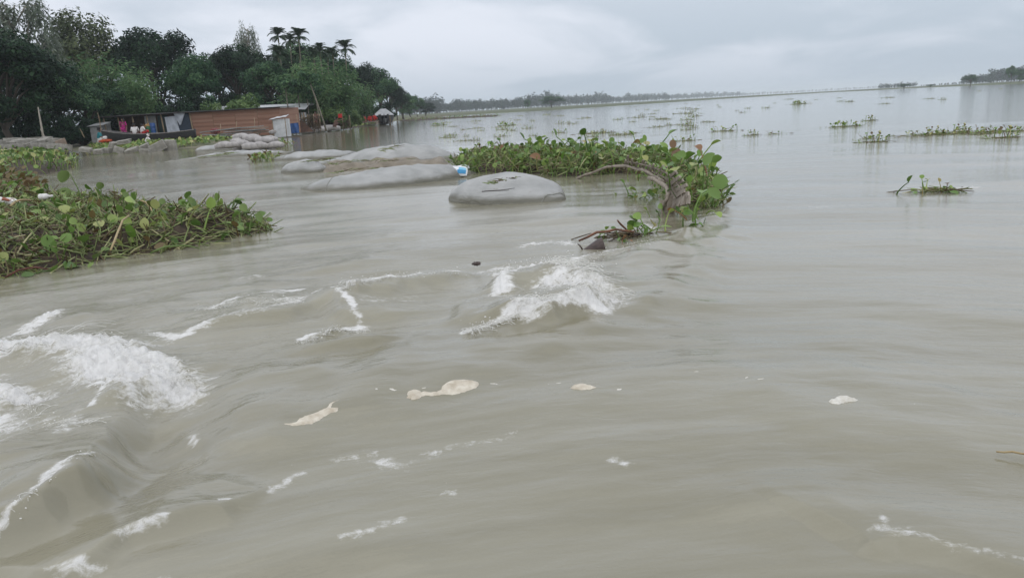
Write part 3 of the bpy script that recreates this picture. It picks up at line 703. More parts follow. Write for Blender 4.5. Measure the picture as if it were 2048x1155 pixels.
w2 = far_wood_build('far_wood', [(1755, 1830, 178, 174, 7, 9, 400, 400, 22), (1840, 1930, 174, 170, 4, 5, 420, 400, 18), (1925, 1985, 171, 167.5, 14, 16, 330, 320, 22), (1975, 2060, 168, 164, 20, 26, 320, 300, 30), (2050, 2250, 164, 155, 26, 30, 300, 280, 40)], M_fol_dark, 92, 1.0)
w2['label'] = 'hazy trees on the right bank'
for cx, top, hf, by, Y, lb in [(1103, 193, 20, 218, 430, 'broad domed tree standing above the hazy far wood'), (1055, 200, 8, 222, 420, 'narrow pointed tree left of the domed tree in the far wood'),
                          (2022, 133, 9, 166, 330, 'tallest hazy tree of the right bank'), (2038, 140, 14, 166, 340, 'rounded hazy tree at the right edge of the picture'),
                          (1941, 150, 12, 171, 350, 'hazy tree standing apart at the left end of the right bank wood'), (1862, 169, 7, 175.5, 400, 'small round tree alone on the low right bank'),
                          (1808, 168, 10, 177.5, 400, 'low flat tree left of the lone round tree on the right bank')]:
    T_('broad', 'far_tree', cx, top, hf, by, Y, lb, group='far trees', zg=.2)

# ================================================================ WATER HYACINTH
M_hleaf = foliage('hyacinth_leaf', [(0.0, (0.0762, 0.1473, 0.0281)), (0.45, (0.1601, 0.2876, 0.0505)), (0.80, (0.2898, 0.3928, 0.0842)), (0.90, (0.3355, 0.3367, 0.1122)), (0.95, (0.2898, 0.1403, 0.0561)), (1.0, (0.1525, 0.0912, 0.0421))], .22, .35, True, .5)
M_hstem = foliage('hyacinth_stem', [(0.0, (0.0463, 0.0283, 0.0180)), (0.22, (0.1125, 0.0799, 0.0451)), (0.42, (0.1851, 0.1417, 0.0773)), (0.55, (0.1587, 0.1932, 0.0644)), (0.8, (0.2248, 0.2962, 0.0965)), (1.0, (0.4364, 0.3993, 0.2190))], .1, .5, False, .4, 0.0)
M_htint = foliage('hyacinth_foliage', [(0.0, (0.1006, 0.0595, 0.0291)), (0.16, (0.1725, 0.1323, 0.0463)), (0.3, (0.0719, 0.1323, 0.0291)), (0.6, (0.1438, 0.2446, 0.0529)), (0.85, (0.2731, 0.3571, 0.0991)), (1.0, (0.4312, 0.4100, 0.1719))], .25, .45, False, .4, 0.0)
M_mud = basic('rotting_litter', (.075, .055, .035), (.022, .017, .012), .9, 14, .9, 40)
def blade_pts(L, W, cup, bend):
    """rounded hyacinth blade as a small grid, base at the origin, along +x, face up"""
    t = np.array([0, .16, .42, .70, .90, 1.0]); w = np.array([.10, .38, .50, .44, .24, .02])
    v = []
    for ti, wi in zip(t, w):
        for s in (-1, 0, 1):
            v.append((ti * L, s * wi * W, (abs(s) * cup * wi * W) - bend * L * ti * ti))
    f = [(3 * i + j, 3 * i + 3 + j, 3 * i + 4 + j, 3 * i + 1 + j) for i in range(5) for j in range(2)]
    return np.array(v), f
def leaf_geo(rs, hgt, L, lean, curve=0.3):
    """petiole from the origin upwards, blade on its end, all in one piece"""
    t = np.linspace(0, 1, 5)
    pet = np.stack([lean * hgt * t ** (1 + curve * 2), 0 * t, hgt * t * (1 - .12 * lean * t)], 1)
    V, Fc = tube_geo(pet, hgt * np.array([.030, .036, .026, .018, .012]) + .003, 5, False)
    bv, bf = blade_pts(L, L * rs.uniform(.8, 1.0), rs.uniform(.1, .5), rs.uniform(-.15, .3))
    pitch = rs.uniform(-.2, 1.25)
    R = np.array(Euler((rs.uniform(-.4, .4), -pitch, rs.uniform(-.5, .5))).to_matrix())
    bv = bv @ R.T + pet[-1]
    n = len(V)
    return np.vstack([V, bv]), Fc + [tuple(i + n for i in q) for q in bf]
LEAF = []
for k in range(14):
    rs = np.random.RandomState(200 + k); b = MB(); v, f = leaf_geo(rs, rs.uniform(.18, .32), rs.uniform(.10, .145), rs.uniform(.05, .9)); b.add(v, f); LEAF.append(b.mesh('leaf'))
FLAT = []
for k in range(6):          # fallen or flattened leaves
    rs = np.random.RandomState(240 + k); b = MB(); v, f = blade_pts(rs.uniform(.12, .17), rs.uniform(.11, .15), rs.uniform(.15, .5), rs.uniform(-.2, .3)); b.add(v, f); FLAT.append(b.mesh('leaf'))
def place_leaf(parent, p, rs, size=1.0, flat=False, tilt=.35):
    o = link('leaf', (FLAT if flat else LEAF)[rs.randint(6 if flat else 14)], M_hleaf, parent)
    o.location = tuple(p)
    o.rotation_euler = (rs.normal() * tilt, rs.normal() * tilt, rs.uniform(0, 6.28)); q_ = size * rs.uniform(.55, 1.3); o.scale = (q_ * rs.uniform(.8, 1.15), q_ * rs.uniform(.7, 1.15), q_)
    return o
def joined_leaves(pts, rs, hgt=(.15, .3), L=(.08, .13), tints=(.3, .85), lean=.7, brown=.1):
    b = MB()
    for p in pts:
        h = rs.uniform(*hgt); v, f = leaf_geo(rs, h, rs.uniform(*L), rs.uniform(0, lean))
        a = rs.uniform(0, 6.28); R = np.array(Euler((rs.normal() * .25, rs.normal() * .25, a)).to_matrix())
        b.add(v @ R.T + p, f, rs.uniform(0, .15) if rs.uniform() < brown else rs.uniform(*tints))
    return b
def stems(pts, rs, L=(.25, .7), r=.006, tint=None, flatness=.25, up=0.0, arch=.25):
    """loose petioles and stalks lying across each other"""
    b = MB()
    for p in pts:
        l = rs.uniform(*L); a = rs.uniform(0, 6.28); e = rs.normal() * flatness + up
        d = np.array((math.cos(a) * math.cos(e), math.sin(a) * math.cos(e), math.sin(e)))
        sd = np.array((-math.sin(a), math.cos(a), 0)) * rs.normal() * .3
        t = np.linspace(-.5, .5, 4)[:, None]
        pt = p + d * l * t + sd * l * t * t + np.array((0, 0, 1)) * (arch * l * rs.uniform(-.2, 1)) * (.25 - t * t)
        rr = r * rs.uniform(.6, 1.7)
        b.tube(pt, rr * np.array([.7, 1, 1.1, .7]), 3, False, rs.beta(1.9, 1.15) if tint is None else rs.uniform(*tint))
    return b
def mound(name, poly, hgt, mat, parent, edge=.5, cell=.07, seed=0, z0=-.06):
    """uneven heap inside an outline on the water"""
    poly = [np.array(p) for p in poly]; lo = np.min(poly, 0); hi_ = np.max(poly, 0)
    nx = int((hi_[0] - lo[0]) / cell) + 2; ny = int((hi_[1] - lo[1]) / cell) + 2
    X, Y = np.meshgrid(np.linspace(lo[0], hi_[0], nx), np.linspace(lo[1], hi_[1], ny), indexing='ij'); x, y = X.ravel(), Y.ravel()
    z = mound_h(x, y, poly, hgt, edge, seed) + z0
    a_, b_ = np.meshgrid(np.arange(nx - 1), np.arange(ny - 1), indexing='ij'); q = (a_ * ny + b_).ravel(); Qd = np.stack([q, q + ny, q + ny + 1, q + 1], 1)
    Qd = Qd[in_poly(x, y, poly)[Qd].any(1)]
    return link(name, fast_mesh(name, np.stack([x, y, z], 1), Qd, np.full(len(x), .1)), mat, parent, kind='stuff')
def mound_h(x, y, poly, hgt, edge, seed):
    d, _, _ = poly_dist(x, y, list(poly) + [poly[0]]); d = np.where(in_poly(x, y, poly), d, -d)
    return hgt * sstep(-.05, edge, d) * (0.8 + 0.45 * fbm(x * 1.6, y * 1.6, seed, 3))
def sample(poly, n, rs):
    poly = [np.array(p) for p in poly]; lo = np.min(poly, 0); hi_ = np.max(poly, 0); out = np.zeros((0, 2))
    while len(out) < n:
        p = rs.uniform(lo, hi_, (n * 3, 2)); out = np.vstack([out, p[in_poly(p[:, 0], p[:, 1], poly)]])
    return out[:n]

# ---- the near mat at left: tangle of torn plants
rs = np.random.RandomState(301)
mat_poly = G([(-260, 600), (-60, 572), (0, 560), (90, 548), (170, 535), (250, 515), (330, 506), (420, 486), (500, 474), (552, 463), (535, 448), (470, 440), (400, 436), (300, 425), (200, 415), (130, 408), (60, 402), (0, 400), (-260, 420)])
hm = thing('hyacinth_mat', (0, 0, 0), 'big tangled mat of torn water hyacinth and brown stalks at left', 'plant mat')
mound('litter', mat_poly, .30, M_mud, hm, .55, .06, 3)
def on_mound(poly, n, rs, hgt, edge, seed, lo=-.03, hi=.05):
    p = sample(poly, n, rs); z = mound_h(p[:, 0], p[:, 1], poly, hgt, edge, seed) - .06
    return np.column_stack([p, np.maximum(z, -.01) + rs.uniform(lo, hi, n)])
stems(on_mound(mat_poly, 9000, rs, .30, .55, 3), rs, (.14, .5), .0062, None, .5, .12).build('stalk_tangle', M_hstem, hm, kind='stuff')
joined_leaves(on_mound(mat_poly, 1100, rs, .30, .55, 3, -.10, .0), rs, (.08, .2), (.07, .13), (.25, .95), 1.3, .16).build('small_foliage', M_htint, hm, kind='stuff')
for p in on_mound(mat_poly, 200, rs, .30, .55, 3, 0, .07): place_leaf(hm, p, rs, .95, True, .6)
for p in on_mound(mat_poly, 80, rs, .30, .55, 3, -.20, -.08): place_leaf(hm, p, rs, 1.0, False, .6)
M_grass = foliage('fresh_stalk', [(0, (.10, .17, .045)), (1, (.2, .27, .09))], .2)
for (px, py, tx, ty, sz) in [(168, 415, 135, 342, 1.5), (205, 420, 203, 365, .9), (480, 445, 482, 408, .8), (500, 462, 510, 428, .8), (380, 432, 375, 395, .7), (115, 405, 120, 378, 1.7), (250, 425, 245, 385, .8), (325, 432, 320, 398, .7)]:
    g = P(px, py, .2); t = A(tx, ty, g[1]); b = MB(); tt = np.linspace(0, 1, 6)
    pts = np.stack([g[0] + (t[0] - g[0]) * tt ** 2, g[1] + 0 * tt, g[2] + (t[2] - g[2]) * tt], 1); b.tube(pts, np.linspace(.012, .005, 6), 5, False)
    v, f = blade_pts(.125 * sz, .11 * sz, .4, .1); v = v @ np.array(Euler((.9, .9, rs.uniform(-.6, .6) + math.pi * rs.randint(2))).to_matrix()).T + pts[-1]; b.add(v, f, .6)
    b.build('tall_leaf', M_grass, hm)
M_straw = basic('split_cane', (.42, .33, .18), (.30, .22, .11), .7, 10)
M_white_plastic = basic('white_plastic', (.78, .77, .74), (.62, .60, .57), .45, 20)
M_mudred = basic('rotten_red', (.13, .05, .035), (.07, .035, .025), .8, 14)
M_redbrown = basic('red_wrapper', (.30, .09, .04), (.20, .06, .03), .5, 20)
def stick(name, p0, p1, r, mat, label, cat='stick', n=6, bow=.05, twigs=()):
    p0, p1 = np.array(p0), np.array(p1); t = np.linspace(0, 1, 7)[:, None]; rs_ = np.random.RandomState(int(abs(p0[0] * 1000)) % 9999)
    pts = p0 + (p1 - p0) * t + np.array((0, 0, 1)) * bow * np.sin(t * math.pi) + rs_.normal(size=(7, 3)) * r * .35
    b = MB(); b.tube(pts, r * np.array([.8, 1, 1.05, 1, .9, .8, .5]), n)
    o = b.build(name, mat, None, label=label, category=cat); return o
stick('cane_stick', P(282, 402, .30), P(306, 425, .20), .013, M_straw, 'short yellow split cane sticking out of the torn hyacinth mat')
stick('dry_stalk', P(222, 500, .18), P(258, 430, .30), .011, M_straw, 'long pale dry stalk lying on the torn hyacinth mat')
stick('dry_stalk', P(20, 412, .3), P(66, 402, .3), .018, M_straw, 'thick split straw coloured stalk beside the white bottle')
stick('dry_stalk', P(300, 505, .06), P(400, 497, .05), .010, M_grass, 'green stalk floating along the front edge of the torn mat')
stick('rotten_stalk', P(10, 556, .05), P(100, 538, .09), .010, M_mudred, 'red-brown rotten stalk at the lower left corner of the torn mat')
# rubbish on the mat
def bottle(p, length, r, yaw, label):
    o = thing('plastic_bottle', p, label, 'bottle', rz=yaw); b = MB(); t = np.linspace(0, 1, 12)
    prof = r * np.array([.5, .95, 1, .93, 1, .93, 1, .95, .75, .42, .36, .36]); pts = np.stack([t * length, 0 * t, 0 * t + r], 1); b.tube(pts, prof, 10); bb_ = b.build('bottle_body', M_white_plastic, o)
    b = MB(); b.tube([(length, 0, r), (length + .02, 0, r)], [r * .42, r * .42], 8); b.build('cap', M_white_plastic, bb_)
g = P(78, 400, .33); bottle(g, .17, .045, .2, 'small crumpled white plastic bottle lying on the torn hyacinth mat')
def crumple(name, p, size, mat, label, cat, seed, parts=()):
    rs = np.random.RandomState(seed); bm = bmesh.new(); bmesh.ops.create_icosphere(bm, subdivisions=3, radius=1)
    for v in bm.verts:
        q = np.array(v.co); s = 1 + .22 * math.sin(q[0] * 6 + seed) * math.sin(q[1] * 7 + 1) + .12 * math.sin(q[2] * 13 + q[0] * 9) ; v.co = Vector(q * s * np.array(size))
    me = bpy.data.meshes.new(name); bm.to_mesh(me); bm.free()
    o = link(name, me, mat, None, label=label, category=cat); o.location = tuple(p); return o
o = crumple('torn_packet', P(14, 402, .33), (.16, .06, .05), M_white_plastic, 'torn white and red packet on the mat at the left picture edge', 'packet', 5); o.rotation_euler = (0, .2, .3)
b = MB(); b.box((.02, -.035, .028), (.14, .06, .02), (.5, .1, .1)); b.build('printed_panel', M_redbrown, o)

# ---- bright hyacinth further up the left side, and the band in front of the shed
def green_bank(name, px, n, hgt, leafL, label, seed, mh=.25, brown=.06, tints=(.3, 1.0), parts=0, lw=(.10, .2)):
    rs = np.random.RandomState(seed); poly = G(px); o = thing(name, (0, 0, 0), label, 'plant mat')
    mound('litter', poly, mh, M_mud, o, .8, max(.1, (np.max(poly, 0) - np.min(poly, 0)).max() / 120), seed)
    pts = on_mound(poly, n, rs, mh, .8, seed, -.05, .02)
    joined_leaves(pts, rs, hgt, leafL, tints, .8, brown).build('leaf_mass', M_htint, o, kind='stuff')
    for p in on_mound(poly, parts, rs, mh, .8, seed, -.05, .05): place_leaf(o, p, rs, leafL[1] / .15, False)
    return o
green_bank('hyacinth_mat', [(-200, 372), (0, 366), (40, 352), (90, 350), (150, 338), (160, 322), (110, 312), (0, 306), (-200, 310)], 2600, (.18, .4), (.13, .2), 'bright green hyacinth mat above the torn mat at the left edge', 401, .3, .10, parts=60)
green_bank('hyacinth_mat', [(-60, 410), (0, 406), (60, 398), (95, 388), (70, 368), (40, 358), (0, 360), (-120, 372)], 700, (.12, .3), (.10, .16), 'brownish hyacinth heap linking the torn mat with the bright mat behind', 402, .3, .45, (.05, .6))
green_bank('hyacinth_mat', [(185, 303), (300, 303), (345, 299), (420, 292), (468, 283), (470, 272), (400, 276), (330, 281), (260, 288), (180, 292)], 3200, (.15, .32), (.16, .26), 'bright green hyacinth in front of the dark boat and plank wall', 403, .16, .05)
green_bank('hyacinth_mat', [(505, 299), (560, 297), (590, 291), (560, 287), (520, 289)], 160, (.1, .25), (.12, .2), 'low yellowish hyacinth fringe at the foot of the sack pile', 404, .12, .25)
green_bank('hyacinth_mat', [(500, 326), (540, 324), (560, 317), (535, 313), (508, 318)], 90, (.08, .22), (.08, .14), 'little hyacinth tuft caught on the far grey geobag', 405, .06, .35)
green_bank('bank_weed', [(600, 266), (660, 262), (720, 255), (760, 249), (735, 243), (690, 247), (640, 254), (600, 260)], 900, (.12, .35), (.15, .3), 'yellow green weeds along the waterline below the palms', 406, .15, .25, (.4, 1))
green_bank('bank_weed', [(-100, 300), (0, 297), (110, 296), (180, 292), (160, 284), (60, 282), (-100, 286)], 500, (.15, .4), (.15, .3), 'green weeds round the feet of the concrete blocks at left', 407, .15, .15)

# ---- the clump in the middle, heaped against the bent fence
rs = np.random.RandomState(305)
cl_poly = G([(905, 334), (940, 347), (1010, 346), (1070, 346), (1100, 352), (1160, 356), (1240, 347), (1300, 352), (1345, 374), (1362, 400), (1368, 426), (1385, 424), (1446, 418), (1440, 385), (1420, 360), (1370, 335), (1300, 322), (1200, 318), (1080, 316), (980, 318), (920, 324)])
hc = thing('hyacinth_clump', (0, 0, 0), 'tall glossy green hyacinth clump heaped in a curve behind the bent fence', 'plant mat')
mound('litter', cl_poly, .22, M_mud, hc, .5, .06, 8)
joined_leaves(on_mound(cl_poly, 1500, rs, .22, .5, 8, -.1, 0), rs, (.12, .30), (.07, .125), (.26, .85), .9, .08).build('inner_foliage', M_htint, hc, kind='stuff')
stems(on_mound(cl_poly, 2400, rs, .22, .5, 8, 0, .2), rs, (.2, .5), .0055, (.3, 1.0), .5, .3).build('stalk_tangle', M_hstem, hc, kind='stuff')
for k, p in enumerate(on_mound(cl_poly, 250, rs, .22, .5, 8, -.06, .05)): place_leaf(hc, p, rs, (.85 if p[0] < .6 else 1.2), False, .3)
# tall single leaves standing out of the clump
for (px, py, tx, ty, sz) in [(1405, 400, 1408, 330, 1.35), (1410, 405, 1424, 322, .9), (1380, 385, 1372, 312, .9), (1425, 410, 1434, 378, 1.4), (1430, 415, 1440, 395, 1.3), (1275, 330, 1280, 286, .9),
                             (1225, 330, 1222, 286, .9), (1160, 330, 1162, 270, .7), (1195, 330, 1195, 282, .6), (1080, 335, 1075, 280, .8), (1135, 330, 1155, 278, .6), (960, 335, 953, 292, .45),
                             (1010, 335, 1030, 296, .7), (1290, 330, 1281, 288, .8), (1340, 345, 1335, 305, 1.0), (1355, 350, 1362, 318, 1.1), (1110, 330, 1105, 290, .9), (1245, 325, 1247, 292, .8), (1320, 335, 1312, 300, 1.0)]:
    g = P(px, py, .05); t = A(tx, ty, g[1]); b = MB(); tt = np.linspace(0, 1, 6)
    pts = np.stack([g[0] + (t[0] - g[0]) * tt ** 1.6, g[1] + 0 * tt, g[2] + (t[2] - g[2]) * tt], 1); b.tube(pts, np.linspace(.013, .005, 6), 5, False)
    v, f = blade_pts(.135 * sz, .125 * sz, .3, .1); v = v @ np.array(Euler((rs.uniform(.5, 1.3) * (1, -1)[rs.randint(2)], -rs.uniform(.3, 1.2), rs.uniform(-.5, .5) + math.pi * rs.randint(2))).to_matrix()).T + pts[-1]; b.add(v, f, .6)
    b.build('tall_leaf', M_htint, hc)

# ---- floating clumps on the open river
def clump_mesh(seed, n, spread, hgt, L, brown, flat=.5):
    rs = np.random.RandomState(seed); pts = np.column_stack([rs.normal(size=n) * spread, rs.normal(size=n) * spread * flat, np.full(n, -.02)])
    b = joined_leaves(pts, rs, hgt, L, (.45, 1.0), .9, brown)
    s = stems(np.column_stack([rs.normal(size=n * 2) * spread * 1.2, rs.normal(size=n * 2) * spread * flat, np.full(n * 2, .01)]), rs, (.12, .4), .006, (.2, 1.0), .12)
    for v in range(len(s.v)): pass
    return b.mesh('leaf_tuft'), s.mesh('stalk_raft')
CL = [clump_mesh(500 + k, n, sp, h, L, br) for k, (n, sp, h, L, br) in enumerate([(24, .32, (.05, .26), (.08, .13), .3), (14, .24, (.06, .36), (.08, .13), .3), (40, .38, (.08, .22), (.1, .15), .12), (9, .34, (.04, .24), (.07, .12), .5), (32, .55, (.04, .2), (.07, .12), .45)])]
def floating(px, py, kind, size, label, group='hyacinth drifting on the river', rz=None):
    g = P(px, py); o = thing('floating_hyacinth', (g[0], g[1], float(water(np.array([g[0]]), np.array([g[1]]))[0][0])), label, 'floating plant', group, RNG.uniform(-.4, .4) if rz is None else rz, (size,) * 3)
    link('leaf_tuft', CL[kind][0], M_htint, o, kind='stuff'); link('stalk_raft', CL[kind][1], M_hstem, o, kind='stuff'); return o
g = P(1878, 383); fr = thing('floating_hyacinth', (g[0], g[1], 0.0), 'loose hyacinth raft with pale foam behind it, nearest drifting one at right', 'floating plant', 'hyacinth drifting on the river'); rs = np.random.RandomState(88)
for k in range(15): place_leaf(fr, (rs.normal() * .16 - .04, rs.normal() * .10, -.05 + rs.uniform(0, .05)), rs, .6, False, .35)
for (x_, y_) in [(.26, -.02), (-.30, .06), (-.34, -.05), (.12, -.08), (-.2, .1)]: place_leaf(fr, (x_, y_, .012), rs, .6, True, .25)
stems(np.column_stack([rs.normal(size=46) * .16, rs.normal(size=46) * .06, rs.uniform(0, .03, 46)]), rs, (.12, .42), .0045, (.2, 1), .12).build('stalk_raft', M_hstem, fr, kind='stuff')
floating(1690, 253, 2, 0.71, 'compact green hyacinth clump drifting left of the small dark one')
floating(1741, 241, 1, 0.68, 'small dark hyacinth clump drifting behind the compact green one')
floating(1750, 285, 1, 0.78, 'hyacinth clump with tall round leaves left of the long brown raft')
floating(1735, 276, 3, 0.62, 'flat brown hyacinth scrap beside the clump with tall round leaves')
floating(1845, 270, 4, 0.68, 'left end of the long brown hyacinth raft at right')
floating(1895, 268, 4, 0.62, 'middle of the long brown hyacinth raft at right')
floating(1948, 265, 4, 0.68, 'right end of the long brown hyacinth raft with upright leaves')
floating(1868, 267, 1, .62, 'upright leaves left of the middle of the long brown raft')
floating(1922, 263, 1, .68, 'upright leaves right of the middle of the long brown raft')
floating(1965, 268, 0, .6, 'yellowish tuft in front of the right end of the long raft')
floating(2010, 276, 1, 0.81, 'brown hyacinth clump near the right edge under the long raft')
floating(2000, 262, 3, 0.74, 'sparse dark leaves between the long raft and the right edge')
floating(2044, 262, 0, 0.62, 'hyacinth clump cut by the right edge of the picture')
floating(1598, 208, 2, 1.36, 'lone grassy green hyacinth island far out on the river')
floating(1370, 282, 0, 0.59, 'low hyacinth clump drifting straight above the end of the big clump')
floating(1450, 262, 0, 0.74, 'dark hyacinth clump drifting right of the big clump')
floating(1505, 270, 1, 0.56, 'hyacinth clump drifting alone between the big clump and the right group')
floating(1545, 268, 3, 0.62, 'brown leaf stalks drifting beside the lone hyacinth clump')
floating(877, 251, 2, 1.05, 'bright green hyacinth tuft drifting near the left wood')
floating(1013, 251, 2, 0.99, 'dense green hyacinth tuft drifting above the big clump')
rs = np.random.RandomState(77); seen = []
for k in range(120):
    if k < 90: px, py = rs.uniform(870, 1420), rs.uniform(0, 1) ** 1.2
    else: px, py = rs.uniform(1250, 2040), rs.uniform(0, .55)
    hy = 272.8 - .055 * px; lo_, hi2 = (hy + 12, hy + 62) if px < 1150 else (hy + 9, hy + 66)
    y_ = lo_ + (hi2 - lo_) * (py if k < 90 else py * .8)
    if any(abs(px - a) < 9 and abs(y_ - b_) < 3 for a, b_ in seen): continue
    seen.append((px, y_)); d = y_ - hy
    floating(px, y_, (0, 1, 3, 4, 4, 0)[k % 6], rs.uniform(.28, .62) * (1 + 8 / d), 'small scattered hyacinth scrap drifting on the open river', 'small hyacinth scraps on the open river')
M_band = M_htint
green_bank('floating_weed_band', [(795, 243), (860, 240), (930, 236), (1000, 233), (1000, 230.5), (930, 233), (860, 236.5), (800, 239.5)], 260, (.08, .22), (.15, .3), 'long yellow green weed band along the far left shore', 408, .12, .35, (.3, .9))

# ================================================================ GEOBAGS, SACKS, BLOCKS
def geotextile():
    mt, nt, b = new_mat('wet_geotextile'); N = nt.nodes.new; L = nt.links.new
    t = N('ShaderNodeTexCoord'); g = N('ShaderNodeNewGeometry')
    n = N('ShaderNodeTexNoise'); n.inputs['Scale'].default_value = 2.2; n.inputs['Detail'].default_value = 6; L(g.outputs['Position'], n.inputs['Vector'])
    r = ramp(nt, [(.3, (.27, .275, .265)), (.7, (.40, .40, .39))], n.outputs['Fac'])
    # silt line that the river has left low on the cloth
    sp_ = N('ShaderNodeSeparateXYZ'); L(g.outputs['Position'], sp_.inputs[0])
    ma = N('ShaderNodeMath'); ma.operation = 'MULTIPLY_ADD'; ma.inputs[1].default_value = .16; L(n.outputs['Fac'], ma.inputs[0]); L(sp_.outputs['Z'], ma.inputs[2])
    mr = N('ShaderNodeMapRange'); mr.inputs['From Min'].default_value = .12; mr.inputs['From Max'].default_value = .19; L(ma.outputs[0], mr.inputs['Value'])
    mx_ = N('ShaderNodeMixRGB'); mx_.inputs[1].default_value = (.165, .16, .13, 1); L(mr.outputs[0], mx_.inputs[0]); L(r.outputs[0], mx_.inputs[2])
    sp2 = N('ShaderNodeTexNoise'); sp2.inputs['Scale'].default_value = 14; sp2.inputs['Detail'].default_value = 3; L(g.outputs['Position'], sp2.inputs['Vector'])
    sr = ramp(nt, [(.68, (1, 1, 1)), (.76, (.55, .5, .42))], sp2.outputs['Fac']); ml = N('ShaderNodeMixRGB'); ml.blend_type = 'MULTIPLY'; ml.inputs[0].default_value = .7; L(mx_.outputs[0], ml.inputs[1]); L(sr.outputs[0], ml.inputs[2])
    L(ml.outputs[0], b.inputs['Base Color'])
    b.inputs['Roughness'].default_value = .62
    n2 = N('ShaderNodeTexNoise'); n2.inputs['Scale'].default_value = 70; L(g.outputs['Position'], n2.inputs['Vector'])
    bp = N('ShaderNodeBump'); bp.inputs['Strength'].default_value = .25; bp.inputs['Distance'].default_value = .006; L(n2.outputs['Fac'], bp.inputs['Height'])
    mpw = N('ShaderNodeMapping'); mpw.inputs['Scale'].default_value = (1.2, 2.5, 7); mpw.inputs['Rotation'].default_value = (0, .25, .2); L(g.outputs['Position'], mpw.inputs[0]); n3 = N('ShaderNodeTexNoise'); n3.inputs['Scale'].default_value = 1.6; n3.inputs['Detail'].default_value = 4; n3.inputs['Distortion'].default_value = .8; L(mpw.outputs[0], n3.inputs['Vector'])
    bp3 = N('ShaderNodeBump'); bp3.inputs['Strength'].default_value = .7; bp3.inputs['Distance'].default_value = .05; L(n3.outputs['Fac'], bp3.inputs['Height']); L(bp.outputs[0], bp3.inputs['Normal']); L(bp3.outputs[0], b.inputs['Normal'])
    return mt
M_geo = geotextile(); M_seam = basic('seam_thread', (.30, .30, .27), (.2, .2, .17), .8, 30)
M_sack = basic('woven_sack', (.45, .425, .41), (.29, .275, .265), .75, 5, .4, 60)
def loft_bag(axis, half, top, zc, seed, nu=44, nv=28, ex=.95, wr=.034, wob=1.0):
    ax = spline(axis, nu); k = len(half); u = np.linspace(0, 1, nu)
    w = np.interp(u, np.linspace(0, 1, k), half); h = np.interp(u, np.linspace(0, 1, len(top)), top)
    ker = np.array([1, 2, 3, 2, 1]) / 9.0
    h = np.convolve(np.pad(h, 2, 'edge'), ker, 'valid'); w = np.convolve(np.pad(w, 2, 'edge'), ker, 'valid')
    t = np.gradient(ax, axis=0); t = unit(t); nrm = np.stack([-t[:, 1], t[:, 0]], 1)
    th = np.linspace(0, 2 * math.pi, nv, endpoint=False); c, s = np.cos(th), np.sin(th)
    cs = np.sign(c) * np.abs(c) ** ex; ss = np.sign(s) * np.abs(s) ** ex
    V = np.zeros((nu, nv, 3))
    V[..., 0] = ax[:, None, 0] + nrm[:, None, 0] * w[:, None] * cs; V[..., 1] = ax[:, None, 1] + nrm[:, None, 1] * w[:, None] * cs
    hh = np.where(ss > 0, (h[:, None] - zc), .35); V[..., 2] = zc + hh * ss
    x, y = V[..., 0], V[..., 1]
    V[..., 2] += wr * fbm(x * 2.2, y * 2.2, seed) * np.clip(ss, 0, 1) + wr * .55 * perlin(u[:, None] * 26 + 0 * x, th[None, :] * 1.2 + 0 * x, seed + 5) * (1 - np.sin(np.pi * u))[:, None]
    V[..., 1] += wob * wr * .5 * perlin(u[:, None] * 9 + 0 * x, V[..., 2] * 6, seed + 2)
    i, j = np.meshgrid(np.arange(nu - 1), np.arange(nv), indexing='ij'); i, j = i.ravel(), j.ravel(); j2 = (j + 1) % nv
    Qd = np.stack([i * nv + j, i * nv + j2, (i + 1) * nv + j2, (i + 1) * nv + j], 1)
    return V, Qd[:, ::-1]
def geobag(a_px, half, top, label, seed, push=.5, zc=-.05, bend=None, seam=None, **kw):
    pts = [np.array(P(*p)[:2]) + np.array((0, push)) for p in a_px]
    V, Qd = loft_bag(pts, half, top, zc, seed, **kw)
    cen = np.array((*np.mean(pts, 0), 0.0))
    o = thing('geobag', cen, label, 'geobag', 'grey geobags in the water')
    nu, nv, _ = V.shape; W = V - cen
    c0 = W[0].mean(0); c1 = W[-1].mean(0); vv = np.vstack([W.reshape(-1, 3), c0, c1]); nn = nu * nv
    me = fast_mesh('bag', vv, Qd); bm = bmesh.new(); bm.from_mesh(me); bm.verts.ensure_lookup_table()
    for j in range(nv):
        j2 = (j + 1) % nv; bm.faces.new((bm.verts[nn], bm.verts[j2], bm.verts[j])); bm.faces.new((bm.verts[nn + 1], bm.verts[(nu - 1) * nv + j], bm.verts[(nu - 1) * nv + j2]))
    bmesh.ops.recalc_face_normals(bm, faces=bm.faces[:])
    for f in bm.faces: f.smooth = True
    bm.to_mesh(me); bm.free(); bag = link('bag', me, M_geo, o)
    for iu in (seam or []):
        b = MB(); ring = W[iu]; ring = ring[ring[:, 2] > -.12]; ring = ring[np.argsort(-ring[:, 1])] if len(ring) > 3 else ring
        b.tube(ring + np.array((0, -.003, .003)), .006, 5); b.build('seam', M_seam, bag)
    return o
geobag([(592, 384), (700, 379), (820, 366), (945, 349)], [.18, .50, .62, .64, .62, .55, .40, .15], [.02, .16, .215, .26, .30, .30, .22, .02], 'long grey geobag in front, with seam across its left end', 1, .55, seam=[9])
geobag([(915, 396), (1010, 403), (1125, 412)], [.15, .58, .76, .74, .58, .15], [.02, .22, .33, .34, .24, .02], 'flat topped grey geobag alone at right with wire on it', 2, .62, ex=.85, seam=[41])
geobag([(610, 334), (720, 331), (820, 327), (925, 322)], [.3, .6, .75, .8, .7, .35], [.05, .20, .42, .48, .38, .03], 'high humped grey geobag at the back beside the hyacinth clump', 3, .8, seam=[7])
geobag([(562, 345), (605, 346), (650, 343)], [.15, .45, .48, .4, .15], [.02, .24, .30, .24, .04], 'small rounded grey geobag left of the long front one', 4, .45, seam=[36])
